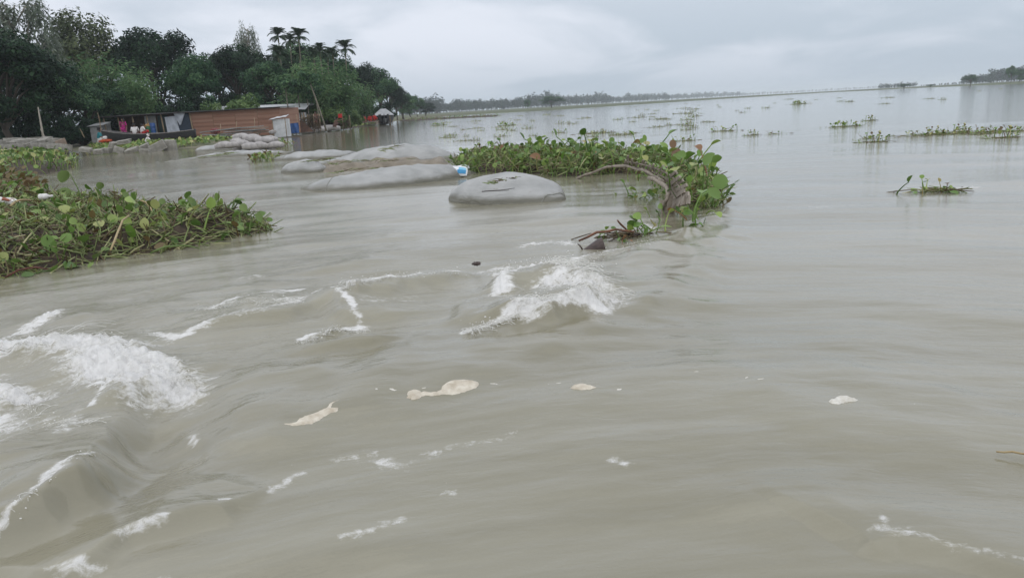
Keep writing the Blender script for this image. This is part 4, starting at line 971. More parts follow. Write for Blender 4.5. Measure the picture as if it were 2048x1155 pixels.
geobag([(360, 321), (430, 315), (500, 311), (575, 308)], [.3, .6, .6, .5, .3], [.03, .13, .20, .16, .05], 'long low grey geobag awash behind, under brown debris', 5, .6)
geobag([(540, 322), (610, 319), (700, 316)], [.3, .55, .6, .4], [.06, .22, .25, .18], 'low grey geobag between the small rounded one and the open water', 6, .6, seam=[8])
geobag([(390, 301), (425, 301), (462, 299)], [.2, .8, .8, .3], [.05, .24, .28, .08], 'grey geobag dome left of the sack pile', 7, .5)
geobag([(300, 326), (360, 322), (430, 317)], [.2, .4, .4, .2], [-.02, .03, .06, .0], 'nearly submerged geobag edge at the left end of the row', 8, .4)
M_silt = basic('wet_silt', (.25, .215, .165), (.16, .135, .10), .6, 5, .4)
mud = mound('mud_flat', G([(636, 347), (700, 339), (800, 333), (905, 331), (900, 320), (800, 319), (690, 322), (640, 332)]), .22, M_silt, None, .3, .06, 12); mud['kind'] = 'structure'
# litter caught on the bags
rs = np.random.RandomState(610); M_litter = M_hstem
def litter_line(px, n, z, label, seed, spread=.06, L=(.08, .3)):
    rs = np.random.RandomState(seed); g = np.array([P(a, b_, z) for a, b_ in px]); c = spline(g, n); c = c + rs.normal(size=c.shape) * np.array((spread, spread, .012))
    o = stems(c, rs, L, .0045, (.1, .9), .12).build('driftline_litter', M_litter, None, label=label, category='litter', kind='stuff'); return o
litter_line([(665, 345), (720, 338), (790, 335), (840, 331)], 60, .24, 'brown driftline litter behind the long front geobag', 1)
litter_line([(660, 328), (720, 321), (790, 322)], 60, .25, 'brown litter on the silt between the geobags', 2, .1)
litter_line([(975, 366), (1000, 360), (1035, 355)], 26, .315, 'pale straw litter along the back edge of the flat topped geobag', 3, .02, (.05, .16))
litter_line([(400, 316), (425, 312), (450, 308), (465, 305)], 50, .18, 'brown branches lying on the long low geobag', 4, .1, (.2, .7))
litter_line([(765, 303), (780, 296), (795, 291)], 30, .48, 'dark root scraps on top of the humped geobag', 5, .05, (.1, .35))
litter_line([(610, 324), (640, 320), (665, 316)], 40, .26, 'brown scraps at the join of two geobags', 6, .08, (.1, .4))
b = MB(); w0 = P(965, 385, .255); b.tube([w0 + np.array(q) for q in [(.33, .05, .006), (.12, .0, .012), (0, -.02, .012), (-.01, .03, .012), (.08, .05, .014), (.22, .02, .016), (.40, .12, .02)]], .0035, 5)
b.build('wire_loop', basic('rusty_wire', (.05, .04, .035), None, .6), None, label='thin dark wire loop on top of the flat topped geobag', category='wire')

def sack_mesh(seed):
    V, Qd = loft_bag([(-.42, 0), (0, .02), (.42, 0)], [.08, .22, .25, .22, .09], [.05, .13, .16, .13, .05], 0.0, seed, 16, 14, .8, .02); V[..., 2] = np.where(V[..., 2] < 0, V[..., 2] * .4, V[..., 2])
    nu, nv, _ = V.shape; me = fast_mesh('sack', V.reshape(-1, 3), Qd); bm = bmesh.new(); bm.from_mesh(me); bmesh.ops.recalc_face_normals(bm, faces=bm.faces[:])
    bmesh.ops.holes_fill(bm, edges=bm.edges[:]); [setattr(f, 'smooth', True) for f in bm.faces]; bm.to_mesh(me); bm.free(); return me
SK = [sack_mesh(s) for s in (1, 2, 3, 4)]
for k, (px, py, Y, yaw, roll_, s, lb) in enumerate([
   (448, 290, 36.2, .1, 0, 1.0, 'flat pale sack lying at the left foot of the sack pile'), (483, 273, 37.2, .2, .1, 1.0, 'topmost left sack of the pile'), (507, 277, 36.8, .4, .5, 1.15, 'big bulging sack in the middle of the pile'),
   (474, 283, 36.6, -.5, .3, .9, 'dark sided sack in the left middle of the pile'), (487, 287, 36.2, .9, .3, .95, 'tilted sack at the front centre of the pile'), (529, 280, 36.6, .15, .1, 1.05, 'long sack with tied neck at the right top of the pile'),
   (503, 292, 35.8, .5, .2, 1.0, 'sack at the front foot of the pile'), (522, 290, 36.0, .7, .3, .9, 'sack leaning left of the white sack'), (551, 289, 36.2, .1, 0, .9, 'white sack at the right foot of the pile'),
   (466, 289, 35.9, .4, .1, .8, 'small sack wedged behind the flat pale sack'), (515, 284, 37.0, -.3, 0, 1.0, 'sack hidden in the back of the pile'), (542, 277, 37.0, .4, .3, .8, 'small sack at the right back of the pile')]):
    g = A(px, py, Y); o = link('sandbag', SK[k % 4], M_sack, None, label=lb, category='sandbag', group='sandbags in the pile')
    o.location = tuple(g); o.rotation_euler = (roll_ * .6, roll_ * .4, yaw); o.scale = (s, s, s * 1.15)
# support under the upper sacks
for k, (px, py, Y) in enumerate([(485, 290, 37.1), (510, 291, 37.2), (530, 289, 37.0)]):
    g = A(px, py, Y); o = link('sandbag', SK[k], M_sack, None, label=['left', 'middle', 'right'][k] + ' one of three low sandbags carrying the pile', category='sandbag', group='sandbags in the pile'); o.location = (g[0], Y, .1); o.scale = (1.1, 1.3, 1.6); o.rotation_euler = (0, 0, .3 * k)
# sacks along the bank under the palms
for k, (px, py, Y, s, lb) in enumerate([(575, 263, 68, 1.5, 'pale sack on the waterline right of the tin latrine'), (600, 262, 70, 1.6, 'pale flat sack below the blue tarpaulin'), (632, 259, 73, 1.7, 'pale sack on the bank below the leaning trunk'),
                                    (655, 256, 75, 2.0, 'large grey sack under the crouching person'), (560, 262, 60, 1.4, 'pale sack in front of the tin latrine'), (618, 262, 71, 1.4, 'small pale sack at the water edge left of the leaning trunk')]):
    g = A(px, py, Y); o = link('sandbag', SK[k % 4], M_sack, None, label=lb, category='sandbag', group='sandbags along the bank'); o.location = (g[0], Y, max(.05, g[2])); o.scale = (s * 1.5, s, s); o.rotation_euler = (0, 0, .2 * k)

M_conc = basic('weathered_concrete', (.34, .325, .29), (.19, .18, .155), .9, 3, .6, 20)
M_conc2 = basic('brownish_concrete', (.30, .23, .18), (.19, .15, .12), .9, 3, .6, 20)
def block_mesh(seed):
    bm = bmesh.new(); bmesh.ops.create_cube(bm, size=1); rs = np.random.RandomState(seed)
    for v in bm.verts: v.co += Vector(rs.uniform(-.06, .06, 3))
    bmesh.ops.bevel(bm, geom=bm.edges[:], offset=.035, segments=1, affect='EDGES'); me = bpy.data.meshes.new('concrete_block'); bm.to_mesh(me); bm.free(); return me
BK = [block_mesh(s) for s in range(5)]
def block(px, py, Y, wpx, hpx, dep, rot, label, k, group='concrete blocks at the water edge', mat=None):
    g = A(px, py, Y); o = link('concrete_block', BK[k % 5], None, None, label=label, category='concrete block', group=group)
    if not BK[k % 5].materials: BK[k % 5].materials.append(M_conc)
    if mat: o.material_slots[0].link = 'OBJECT'; o.material_slots[0].material = mat
    sc_y = Y / F; o.location = tuple(g); o.scale = (wpx * sc_y, dep, hpx * sc_y); o.rotation_euler = rot; return o
rs = np.random.RandomState(33); k = 0
for row, (py, n, Y) in enumerate([(296, 9, 46), (288, 8, 47.5), (281, 5, 49)]):
    for i in range(n):
        px = -8 + (150 / max(1, n)) * i * (1 if row < 2 else .8) + (28 if row == 2 else 0) + rs.uniform(-3, 3)
        yy = py - (4 * math.sin(px / 150 * 3.14)) + rs.uniform(-1, 1)
        if (row, i) == (1, n - 1): lb, mt_ = 'brownish tilted concrete block at the right end of the left heap', M_conc2
        elif (row, i) == (2, 2): lb, mt_ = 'pale concrete slab on the very top of the left heap', None
        elif (row, i) == (0, 0): lb, mt_ = 'concrete block at the left picture edge, bottom of the heap', None
        else: lb, mt_ = '%s concrete block from the left in the %s row of the left heap' % (['first', 'second', 'third', 'fourth', 'fifth', 'sixth', 'seventh', 'eighth', 'ninth'][i], ['bottom', 'middle', 'top'][row]), None
        block(px, yy, Y, rs.uniform(17, 24), rs.uniform(9, 13) if row < 2 else 5, rs.uniform(.5, .9), (rs.normal() * .10, rs.normal() * .14 - .05, rs.normal() * .3), lb, k, mat=mt_); k += 1
for px, py, Y, w, h, rot, lb in [(341, 291, 43, 20, 22, (.05, .05, .15), 'upright square concrete block at the right end of the row'), (316, 294, 42.5, 30, 18, (.1, -.45, .3), 'large concrete block leaning on the upright one'),
      (289, 294, 43, 18, 10, (.1, -.35, .3), 'tilted concrete block left of the large leaning one'), (290, 302, 41.5, 18, 7, (.0, .1, .2), 'low broken concrete piece under the tilted block'),
      (264, 300, 42, 22, 7, (.2, -.2, .1), 'flat broken concrete slab at the water edge'), (238, 300, 42.5, 18, 12, (0, .35, .4), 'concrete block standing on its corner'),
      (214, 301, 42.5, 14, 10, (0, .1, .1), 'small square concrete block left of the corner standing one'), (246, 284, 46, 26, 7, (.1, -.1, .1), 'pale concrete slab lying among the hyacinth before the boat'),
      (197, 303, 42, 16, 8, (.1, .0, .3), 'low concrete block at the left end of the row'), (224, 293, 44, 7, 18, (0, .5, .1), 'thin pale concrete strip leaning left'), (172, 299, 43, 20, 7, (.1, .2, .2), 'sunken concrete block between heap and row')]:
    block(px, py, Y, w, h, .6, rot, lb, k); k += 1

# ================================================================ BENT FENCE, DEBRIS, PACKET
M_grey_wood = basic('weathered_bamboo', (.36, .31, .255), (.17, .145, .115), .85, 12, .6, 40)
M_grey_slat = basic('weathered_slat', (.33, .285, .235), (.19, .165, .135), .9, 9, .3, 40)
M_pale_board = basic('pale_board', (.40, .35, .28), (.26, .225, .18), .85, 9, .3, 40)
fe = thing('bent_fence', (0, 0, 0), 'bent grey bamboo fence arching out of the hyacinth clump', 'fence')
def pole(px, r, n=22):
    g = np.array([P(a, b_, z) for a, b_, z in px]); c = spline(g, n); rs = np.random.RandomState(len(px)); c += rs.normal(size=c.shape) * .006
    rr = r * (1 + .12 * np.sin(np.arange(n) * 1.3)) * np.linspace(1, .85, n); b = MB(); b.tube(c, rr, 8); b.build('pole', M_grey_wood, fe); return c
pole([(1152, 357, .0), (1185, 345, .13), (1215, 335, .24), (1240, 331, .30), (1275, 338, .33), (1305, 350, .33), (1325, 362, .33)], .021)
pole([(1298, 356, .30), (1318, 364, .31), (1333, 378, .30), (1336, 394, .24), (1329, 410, .14), (1324, 428, -.03)], .025)
pole([(1336, 434, -.03), (1346, 418, .08), (1360, 402, .18), (1362, 380, .28)], .024)
lowc = spline(np.array([P(a, b_, z) for a, b_, z in [(1248, 338, .22), (1290, 346, .24), (1322, 362, .24), (1340, 386, .16), (1342, 408, .06), (1338, 428, -.05)]]), 30)
topc = spline(np.array([P(a, b_, z) for a, b_, z in [(1252, 315, .46), (1300, 324, .50), (1348, 342, .50), (1372, 368, .44), (1376, 392, .34), (1362, 412, .24)]]), 30)
rs = np.random.RandomState(8)
for i in range(26):
    b = MB(); p, q = lowc[i], topc[i] + rs.normal(size=3) * .015; tg = unit(lowc[min(29, i + 1)] - lowc[max(0, i - 1)]); nn = unit(np.cross(tg, q - p)); ws = .055 * rs.uniform(.8, 1.15)
    q = p + (q - p) * rs.uniform(.8, 1.1)
    v = [c_ + tg * s1 * ws * .8 + nn * s2 * .009 for c_ in (p, q) for s1 in (-1, 1) for s2 in (-1, 1)]
    b.add(v, [(0, 2, 3, 1), (4, 5, 7, 6), (0, 1, 5, 4), (2, 6, 7, 3), (0, 4, 6, 2), (1, 3, 7, 5)]); b.build('slat', M_grey_slat, fe, False)
for off in (.35, .7):
    b = MB(); b.tube(lowc + (topc - lowc) * off + np.array((-.01, -.02, 0)), .011, 5); b.build('cross_strip', M_grey_wood, fe)
for (x0, y0, x1, y1, w) in [(1326, 400, 1330, 430, .035), (1345, 392, 1340, 424, .045)]:
    p = P(x1, y1, .0); q = A(x0, y0, p[1] + .06); b = MB(); v = [c_ + np.array((s1 * w, s2 * .012, 0)) for c_ in (p, q) for s1 in (-1, 1) for s2 in (-1, 1)]
    b.add(v, [(0, 2, 3, 1), (4, 5, 7, 6), (0, 1, 5, 4), (2, 6, 7, 3), (0, 4, 6, 2), (1, 3, 7, 5)]); b.build('board', M_pale_board, fe, False)
for i in range(34):
    p = topc[rs.randint(30)] + np.array((rs.uniform(-.02, .25), rs.uniform(-.1, .2), rs.uniform(-.42, -.22))); place_leaf(hc, p, rs, rs.uniform(.55, .85), False, .3)
# small hyacinth at the foot of the fence and on the debris
rs = np.random.RandomState(320)
def leaf_sprig(name, px, n, size, label, spread, z=0.0):
    g = P(*px, z); o = thing(name, g, label, 'plant')
    for i in range(n): place_leaf(o, (rs.normal() * spread, rs.normal() * spread, rs.uniform(-.10, -.02)), rs, size, False, .5)
leaf_sprig('hyacinth_sprig', (1345, 436), 12, .55, 'small hyacinth sprig at the foot of the bent fence', .09)
leaf_sprig('hyacinth_sprig', (1292, 470), 16, .75, 'green hyacinth sprig stuck in the driftwood', .09)
leaf_sprig('hyacinth_sprig', (1262, 487), 9, .42, 'wet hyacinth sprig in the foam below the driftwood', .08)
leaf_sprig('hyacinth_sprig', (1197, 482), 3, .5, 'single small leaves afloat beside the brown husk', .03)
leaf_sprig('hyacinth_sprig', (1300, 395), 34, .62, 'trailing hyacinth leaves inside the curve of the bent fence', .22)
M_drift = basic('wet_driftwood', (.20, .085, .045), (.09, .045, .03), .6, 10, .4)
stick('driftwood_branch', P(1157, 482, .03), P(1268, 462, .10), .012, M_drift, 'reddish brown branch lying in the rapid', 'branch', bow=.05)
stick('driftwood_stick', P(1234, 441, .20) , P(1262, 468, .02), .009, M_drift, 'short dark stick poking up from the driftwood', 'stick', bow=0)
stick('floating_stick', P(1992, 901, .03), P(2090, 912, .03), .0035, M_straw, 'pale thin stick floating at the right edge of the picture', 'stick', bow=0)
c0 = P(1252, 470, .03); stems(c0 + rs.normal(size=(70, 3)) * np.array((.12, .09, .015)), rs, (.06, .22), .0045, (0, .5), .3, .1).build('root_tuft', M_hstem, None, label='brown root tangle caught round the driftwood', category='roots', kind='stuff')
b = MB(); t = np.linspace(0, 1, 10); pts = np.stack([.30 * t, .03 * np.sin(t * 5), .01 + .03 * t], 1); b.tube(pts, .05 * np.sin(np.pi * (.1 + .8 * t)) + .01, 9, flat=.8)
o = b.build('sunken_log', basic('wet_log', (.06, .05, .045), (.03, .026, .022), .4, 12, .5), None, label='short black log under the driftwood roots', category='log'); o.location = tuple(P(1217, 480, -.02))
# brown husk
o = thing('palm_husk', P(1150, 498, .0), 'dark brown cone shaped husk half sunk in the rapid', 'husk'); b = MB(); t = np.linspace(0, 1, 12)
M_husk = basic('husk_skin', (.085, .06, .052), (.045, .032, .028), .45, 9, .4, 30, stretch=(1, 6, 6))
b.tube(np.stack([.02 + .24 * t, .0 * t, -.045 + .055 * t], 1), .012 + .088 * t ** 1.2 * (1 - .12 * t ** 6), 16); b.build('shell', M_husk, o)
b = MB(); b.tube([(.07, 0, -.01), (.045, -.01, .03), (.025, -.02, .05)], [.008, .006, .005], 5); b.build('stalk', M_husk, o)
b = MB(); v, f = blade_pts(.12, .05, .2, .0); b.add(v, f); o = crumple('dark_debris', P(953, 527, .05), (.035, .02, .016), M_husk, 'tiny black lump at the head of the middle wave', 'debris', 4)
# plastic packets beside the clump
M_pk = basic('packet_film', (.80, .80, .80), (.66, .68, .70), .25, 30, .3); M_blue = basic('packet_blue', (.05, .30, .52), (.03, .20, .42), .25, 25); M_lblue = basic('packet_pale_blue', (.25, .55, .72), (.18, .45, .65), .25, 25)
def pillow(L, W, H, nu=18, nv=12):
    u, v = np.meshgrid(np.linspace(-1, 1, nu), np.linspace(-1, 1, nv), indexing='ij'); pu = (1 - np.abs(u) ** 3); pv = (1 - np.abs(v) ** 3); z = H * (pu * pv) ** .55 + .006 * perlin(u * 5, v * 5, 3) * pu
    x, y = u * L / 2 * (1 - .06 * v * v), v * W / 2 * (1 - .08 * u * u); i, j = np.meshgrid(np.arange(nu - 1), np.arange(nv - 1), indexing='ij'); q = (i * nv + j).ravel(); Qd = np.stack([q, q + nv, q + nv + 1, q + 1], 1)
    T = np.stack([x, y, z], -1).reshape(-1, 3); B = np.stack([x, y, -z * .6], -1).reshape(-1, 3); return T, B, Qd, u.ravel(), v.ravel()
def packet(px, L, W, H, rot, label, panels=()):
    o = thing('plastic_packet', P(*px, .09), label, 'packet'); o.rotation_euler = rot; T, B, Qd, u, v = pillow(L, W, H); n = len(T)
    fo_ = link('film', fast_mesh('film', np.vstack([T, B]), np.vstack([Qd, Qd[:, ::-1] + n])), M_pk, o)
    for (u0, u1, v0, v1, mt_) in panels:
        cu, cv = u[Qd].mean(1), v[Qd].mean(1); k_ = (cu > u0) & (cu < u1) & (cv > v0) & (cv < v1); q = Qd[k_]; ids = np.unique(q); mp_ = np.zeros(n, int); mp_[ids] = np.arange(len(ids))
        link('printed_panel', fast_mesh('printed_panel', T[ids] * np.array((1.002, 1.002, 1)) + np.array((0, 0, .003)), mp_[q]), mt_, fo_)
packet((914, 343), .42, .24, .07, (.75, .05, -.05), 'white and blue plastic packet floating by the hyacinth clump', [(.05, .92, -.9, -.1, M_blue), (.2, .85, -.1, .5, M_lblue), (-.35, 0.0, -.6, .1, M_lblue), (-.8, -.65, -.5, .4, M_husk), (-.5, -.4, -.6, .2, M_husk)])
packet((922, 336), .36, .16, .05, (.4, -.1, .2), 'plain white plastic packet behind the blue one')

# ================================================================ FOAM RAFTS AND SPRAY
M_scum = basic('cream_scum', (.66, .61, .51), (.46, .40, .31), .8, 22, .7, 60)
M_scum_w = basic('white_scum', (.70, .68, .62), (.52, .49, .42), .75, 40, .6, 90)
def scum(px, label, t=.016, mat=None, group='foam rafts on the near water', cell=.008):
    g = [np.array(q) for q in G(px)]; g = [np.array(q) for q in spline(np.array(g + [g[0]]), len(g) * 5)[:-1]]
    lo = np.min(g, 0) - .01; hi_ = np.max(g, 0) + .01; cell = max(cell, (hi_ - lo).max() / 160); nx = int((hi_[0] - lo[0]) / cell) + 2; ny = int((hi_[1] - lo[1]) / cell) + 2
    X, Y = np.meshgrid(np.linspace(lo[0], hi_[0], nx), np.linspace(lo[1], hi_[1], ny), indexing='ij'); x, y = X.ravel(), Y.ravel()
    xx, yy = x + .010 * fbm(x * 25, y * 25, 2), y + .010 * fbm(x * 25, y * 25, 3); d, _, _ = poly_dist(xx, yy, g + [g[0]]); ins = in_poly(xx, yy, g); h, _ = water(x, y)
    t = t * .45; z = h - .004 + np.where(ins, (t + .005) * np.minimum(1, d / .02) ** .7, 0) + np.where(ins, .7 * t * perlin(x * 28, y * 28, 5) * np.minimum(1, d / .02), 0)
    a_, b_ = np.meshgrid(np.arange(nx - 1), np.arange(ny - 1), indexing='ij'); q = (a_ * ny + b_).ravel(); Qd = np.stack([q, q + ny, q + ny + 1, q + 1], 1); Qd = Qd[ins[Qd].any(1)]
    c = np.array((*np.mean(g, 0), 0)); o = link('foam_raft', fast_mesh('foam_raft', np.stack([x, y, z], 1) - c, Qd), mat or M_scum, None, label=label, category='foam', group=group); o.location = tuple(c); return o
scum([(558, 866), (590, 861), (606, 850), (640, 838), (668, 824), (694, 812), (668, 830), (682, 835), (655, 846), (630, 858), (598, 866)], 'leaf shaped cream foam raft with a thin tail, leftmost on the near water', .014)
scum([(815, 804), (818, 797), (835, 794), (850, 797), (875, 794), (895, 780), (925, 771), (950, 771), (961, 776), (945, 786), (915, 795), (880, 800), (850, 804), (824, 812)], 'largest cream foam raft, fish shaped, in the middle foreground', .022)
scum([(958, 772), (985, 771), (1000, 774), (1020, 777), (1000, 778), (980, 775)], 'thin white foam tail right of the fish shaped raft', .006, M_scum_w)
scum([(1138, 785), (1150, 779), (1165, 777), (1180, 781), (1194, 786), (1172, 791), (1152, 790)], 'small diamond shaped cream foam raft right of the largest one', .018)
scum([(1653, 820), (1663, 812), (1685, 806), (1705, 809), (1719, 813), (1702, 818), (1682, 824), (1662, 824)], 'pale foam raft floating alone at right', .022, M_scum_w)
def ell(cx, cy, a, b_, tilt=-.1): return [(cx + a * math.cos(t), cy + b_ * math.sin(t) + tilt * a * math.cos(t)) for t in np.linspace(0, 6.28, 9)[:-1]]
for cx, cy, a, b_ in [(1240, 789, 10, 3), (1391, 756, 9, 2), (1495, 772, 8, 2.2), (1521, 777, 11, 2.6), (1812, 819, 5, 2.5), (1829, 818, 7, 3.2), (1095, 772, 6, 2), (1116, 771, 6, 2), (1430, 770, 7, 1.5), (790, 798, 12, 2), (755, 800, 8, 2), (850, 790, 7, 2),
                     (1057, 863, 5, 2.5), (584, 929, 5, 3), (893, 965, 6, 4), (442, 1000, 9, 3), (1672, 798, 7, 2), (1905, 1040, 6, 3), (1385, 975, 6, 2), (1202, 965, 3, 2), (700, 1060, 6, 3), (385, 853, 4, 3), (1766, 1034, 6, 5), (630, 1078, 3, 2), (1376, 917, 3, 2), (1600, 949, 3, 2)]:
    scum(ell(cx, cy, a, b_), 'small fleck of white foam on the near brown water', .006, M_scum_w, 'small foam flecks on the near water', .005)
M_spray = basic('spray_white', (.80, .79, .75), (.66, .65, .60), .2, 40)
rs = np.random.RandomState(71); b = MB()
ico = bmesh.new(); bmesh.ops.create_icosphere(ico, subdivisions=1, radius=1); iv = np.array([v.co for v in ico.verts]); if_ = [tuple(v.index for v in f.verts) for f in ico.faces]; ico.free()
def spray(px, n_d, n_s, spread, up, fling, size, zc=.06):
    c = spline(np.array([(*p, 0) for p in px], float), 60); n = n_d + n_s; idx = rs.randint(0, 60, n)
    g_ = np.array([P(c[i][0], c[i][1], zc)[:2] for i in idx]) + rs.normal(size=(n, 2)) * spread * .5
    h_ = water(g_[:, 0], g_[:, 1])[0]
    for k in range(n):
        g = g_[k]; h = h_[k]
        if k < n_d:
            s = .55 * size * rs.uniform(.25, 1) ** 2; z = h + abs(rs.normal()) * up
            b.add(iv * np.array((s * rs.uniform(.8, 1.8), s, s * rs.uniform(.8, 1.3))) + np.array((g[0] + fling[0] * rs.uniform(0, 1), g[1] + fling[1] * rs.uniform(0, 1), z)), if_)
        elif k % 2:
            l = rs.uniform(.03, .10) * spread / .05; a = math.atan2(fling[1], fling[0]) + rs.normal() * .5; t = np.linspace(0, 1, 5); z = h + .002 + l * rs.uniform(.05, .3) * np.sin(t * math.pi * rs.uniform(.6, 1.0))
            b.tube(np.stack([g[0] + l * t * math.cos(a), g[1] + l * t * math.sin(a), z], 1), size * .17 * np.array([1, .9, .8, .6, .9]), 4, False)
spray([(925, 636), (990, 622), (1060, 608), (1120, 603), (1205, 594)], 220, 330, .06, .03, (.05, -.08), .009, .10)
spray([(1090, 545), (1150, 560), (1205, 594)], 120, 260, .10, .05, (.16, -.05), .008)
spray([(1000, 525), (1080, 524), (1150, 540)], 120, 120, .07, .04, (.02, .04), .008)
spray([(692, 590), (720, 578), (800, 560), (920, 535)], 160, 200, .05, .03, (-.02, -.06), .008)
spray([(605, 667), (660, 660), (722, 640)], 120, 160, .04, .02, (.02, -.07), .007)
spray([(420, 612), (520, 600), (600, 606)], 80, 80, .06, .02, (-.05, -.02), .006)
spray([(190, 700), (270, 730), (340, 750), (362, 752)], 300, 160, .08, .03, (.06, -.03), .006)
spray([(0, 990), (60, 957), (115, 925), (180, 868)], 40, 30, .025, .012, (.02, -.03), .005, .19)
spray([(0, 690), (100, 690), (200, 700)], 140, 40, .16, .02, (.0, 0.0), .005)
spray([(180, 778), (235, 772), (268, 800)], 90, 50, .02, .02, (.04, -.02), .005)
spray([(0, 780), (45, 790), (60, 830), (150, 860)], 110, 30, .06, .03, (.0, 0.0), .007)
spray([(1150, 505), (1230, 493), (1300, 487)], 80, 60, .05, .03, (.02, -.02), .007)
b.build('water_spray', M_spray, None, kind='stuff', label='white drops and strands thrown up by the breaking waves')

# ================================================================ VILLAGE ON THE LEFT BANK
M_plank = basic('red_brown_boards', (0.3055, 0.1625, 0.1105), (0.1885, 0.1014, 0.0715), .85, 3, .3, stretch=(.15, 1, 1.6), coords='Generated')
M_plank2 = basic('faded_boards', (0.3375, 0.2000, 0.1438), (0.2250, 0.1250, 0.0875), .85, 3, .3, stretch=(.15, 1, 1.6), coords='Generated')
M_post = basic('bamboo_post', (.33, .25, .165), (.2, .15, .10), .8, 6)
M_tin = basic('galvanised_tin', (.60, .615, .63), (.42, .43, .44), .45, 3, spec=.5)
M_tin_old = basic('dull_tin', (.30, .31, .31), (.19, .19, .19), .6, 3)
M_tin_mid = basic('weathered_tin', (.42, .43, .44), (.28, .29, .30), .5, 3)
M_dark = basic('tarred_sheet', (.030, .034, .040), (.015, .017, .02), .7, 4)
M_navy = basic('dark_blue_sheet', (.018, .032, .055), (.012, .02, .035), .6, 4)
M_tarp = basic('blue_tarpaulin', (.035, .10, .29), (.02, .06, .18), .45, 4, .5, 8)
M_clear = basic('milky_plastic_sheet', (.42, .45, .50), (.28, .30, .34), .35, 3, .6, 8)
M_rust = basic('rusty_sheet', (.15, .085, .06), (.08, .05, .04), .9, 3)
def ribbed(name, p0, p1, zlo, zhi, mat, parent, pitch=.12, amp=.02, vertical=True, top_cut=None):
    """corrugated sheet standing between two ground points"""
    p0, p1 = np.array(p0[:2]), np.array(p1[:2]); L = np.linalg.norm(p1 - p0); n = max(8, int(L / pitch * 4)); u = np.linspace(0, 1, n); nr = np.array((-(p1 - p0)[1], (p1 - p0)[0])) / L
    xy = p0 + (p1 - p0) * u[:, None] + nr * (amp * np.sin(u * L / pitch * 2 * math.pi))[:, None]
    V = np.vstack([np.column_stack([xy, np.full(n, zlo)]), np.column_stack([xy, np.full(n, zhi) if top_cut is None else zhi + (top_cut - zhi) * u])]); Qd = np.stack([np.arange(n - 1), np.arange(1, n), np.arange(1, n) + n, np.arange(n - 1) + n], 1)
    return link(name, fast_mesh(name, V, Qd), mat, parent)
def sheet(name, corners, mat, parent, th=.02, sag=0.0, n=10, seed=0):
    """thin cloth or sheet between four corners (bottom left, bottom right, top right, top left)"""
    c = [np.array(q, float) for q in corners]; u, v = np.meshgrid(np.linspace(0, 1, n), np.linspace(0, 1, n), indexing='ij'); u, v = u[..., None], v[..., None]
    S = (c[0] * (1 - u) + c[1] * u) * (1 - v) + (c[3] * (1 - u) + c[2] * u) * v; nrm = unit(np.cross(c[1] - c[0], c[3] - c[0]))
    S = S + nrm * (sag * (np.sin(u * 9 + seed) * np.sin(v * 3 + seed) + .5 * np.sin(u * 17 + v * 4)))
    i, j = np.meshgrid(np.arange(n - 1), np.arange(n - 1), indexing='ij'); q = (i * n + j).ravel(); Qd = np.stack([q, q + n, q + n + 1, q + 1], 1); A0 = S.reshape(-1, 3); m_ = n * n
    return link(name, fast_mesh(name, np.vstack([A0, A0 - nrm * th]), np.vstack([Qd, Qd[:, ::-1] + m_]), smooth=sag > 0), mat, parent)
YS = 62.0; ZB = .22
def X(px, py=250, Y=YS): return float(A(px, py, Y)[0])
def Z(px, py, Y=YS): return float(A(px, py, Y)[2])
# the long shed
zt = Z(470, 220); x0, x1 = X(383), X(562); xl = X(205)
sh = thing('long_shed', ((xl + x1) / 2, YS, ZB), 'long low shed with red-brown board wall and open left half', 'shed'); inv = np.array((-(xl + x1) / 2, -YS, -ZB))
rs = np.random.RandomState(5); rows = 13; ph = (zt - ZB) / rows
for pn in range(4):
    a, c_ = x0 + (x1 - x0) * pn / 4, x0 + (x1 - x0) * (pn + 1) / 4
    for r_ in range(rows):
        b = MB(); b.box(np.array(((a + c_) / 2, YS + rs.uniform(-.012, .012) + .03 * (r_ % 2), ZB + ph * (r_ + .5))) + inv, (c_ - a - .02, .035, ph * 1.06), (rs.normal() * .02 - .06, 0, 0)); b.build('board', M_plank if rs.uniform() < .7 else M_plank2, sh, False)
YB = 66.5; xr = X(600, 250, YB)
for r_ in range(rows):
    b = MB(); p, q = np.array((x1, YS)), np.array((xr, YB)); m_ = (p + q) / 2; zz = ZB + ph * (r_ + .5)
    b.box(np.array((*m_, zz)) + inv, (np.linalg.norm(q - p), .035, ph * 1.02), (0, 0, math.atan2(*(q - p)[::-1]))); b.build('board', M_plank2 if r_ % 3 else M_plank, sh, False)
for px in np.linspace(210, 383, 7):
    b = MB(); b.tube([np.array((X(px + 3), YS - .06, ZB - .1)) + inv, np.array((X(px), YS - .06, zt - .02)) + inv], .055, 6); b.build('post', M_post, sh)
b = MB(); b.tube([np.array((xl - .3, YS - .08, zt)) + inv, np.array((x1 + .1, YS - .08, zt + .02)) + inv], .06, 6); b.build('eaves_pole', M_rust, sh)
b = MB(); V = np.array([(xl - .4, YS - .45, zt - .02), (x1 + .25, YS - .35, zt + .02), (xr + .1, YB - 1.2, zt + .06), (x1 + .0, YB, zt + .10), (xl - .4, YB - .5, zt + .10)]) + inv
b.add(np.vstack([V, V + np.array((0, 0, .05))]), [(4, 3, 2, 1, 0), (5, 6, 7, 8, 9), (0, 1, 6, 5), (1, 2, 7, 6), (2, 3, 8, 7), (3, 4, 9, 8), (4, 0, 5, 9)]); b.build('roof', M_dark, sh, False)
b = MB(); b.box(np.array(((xl + x0) / 2, YS + 2.6, (ZB + zt) / 2)) + inv, (x0 - xl, .06, zt - ZB)); b.build('back_wall', M_rust, sh, False)
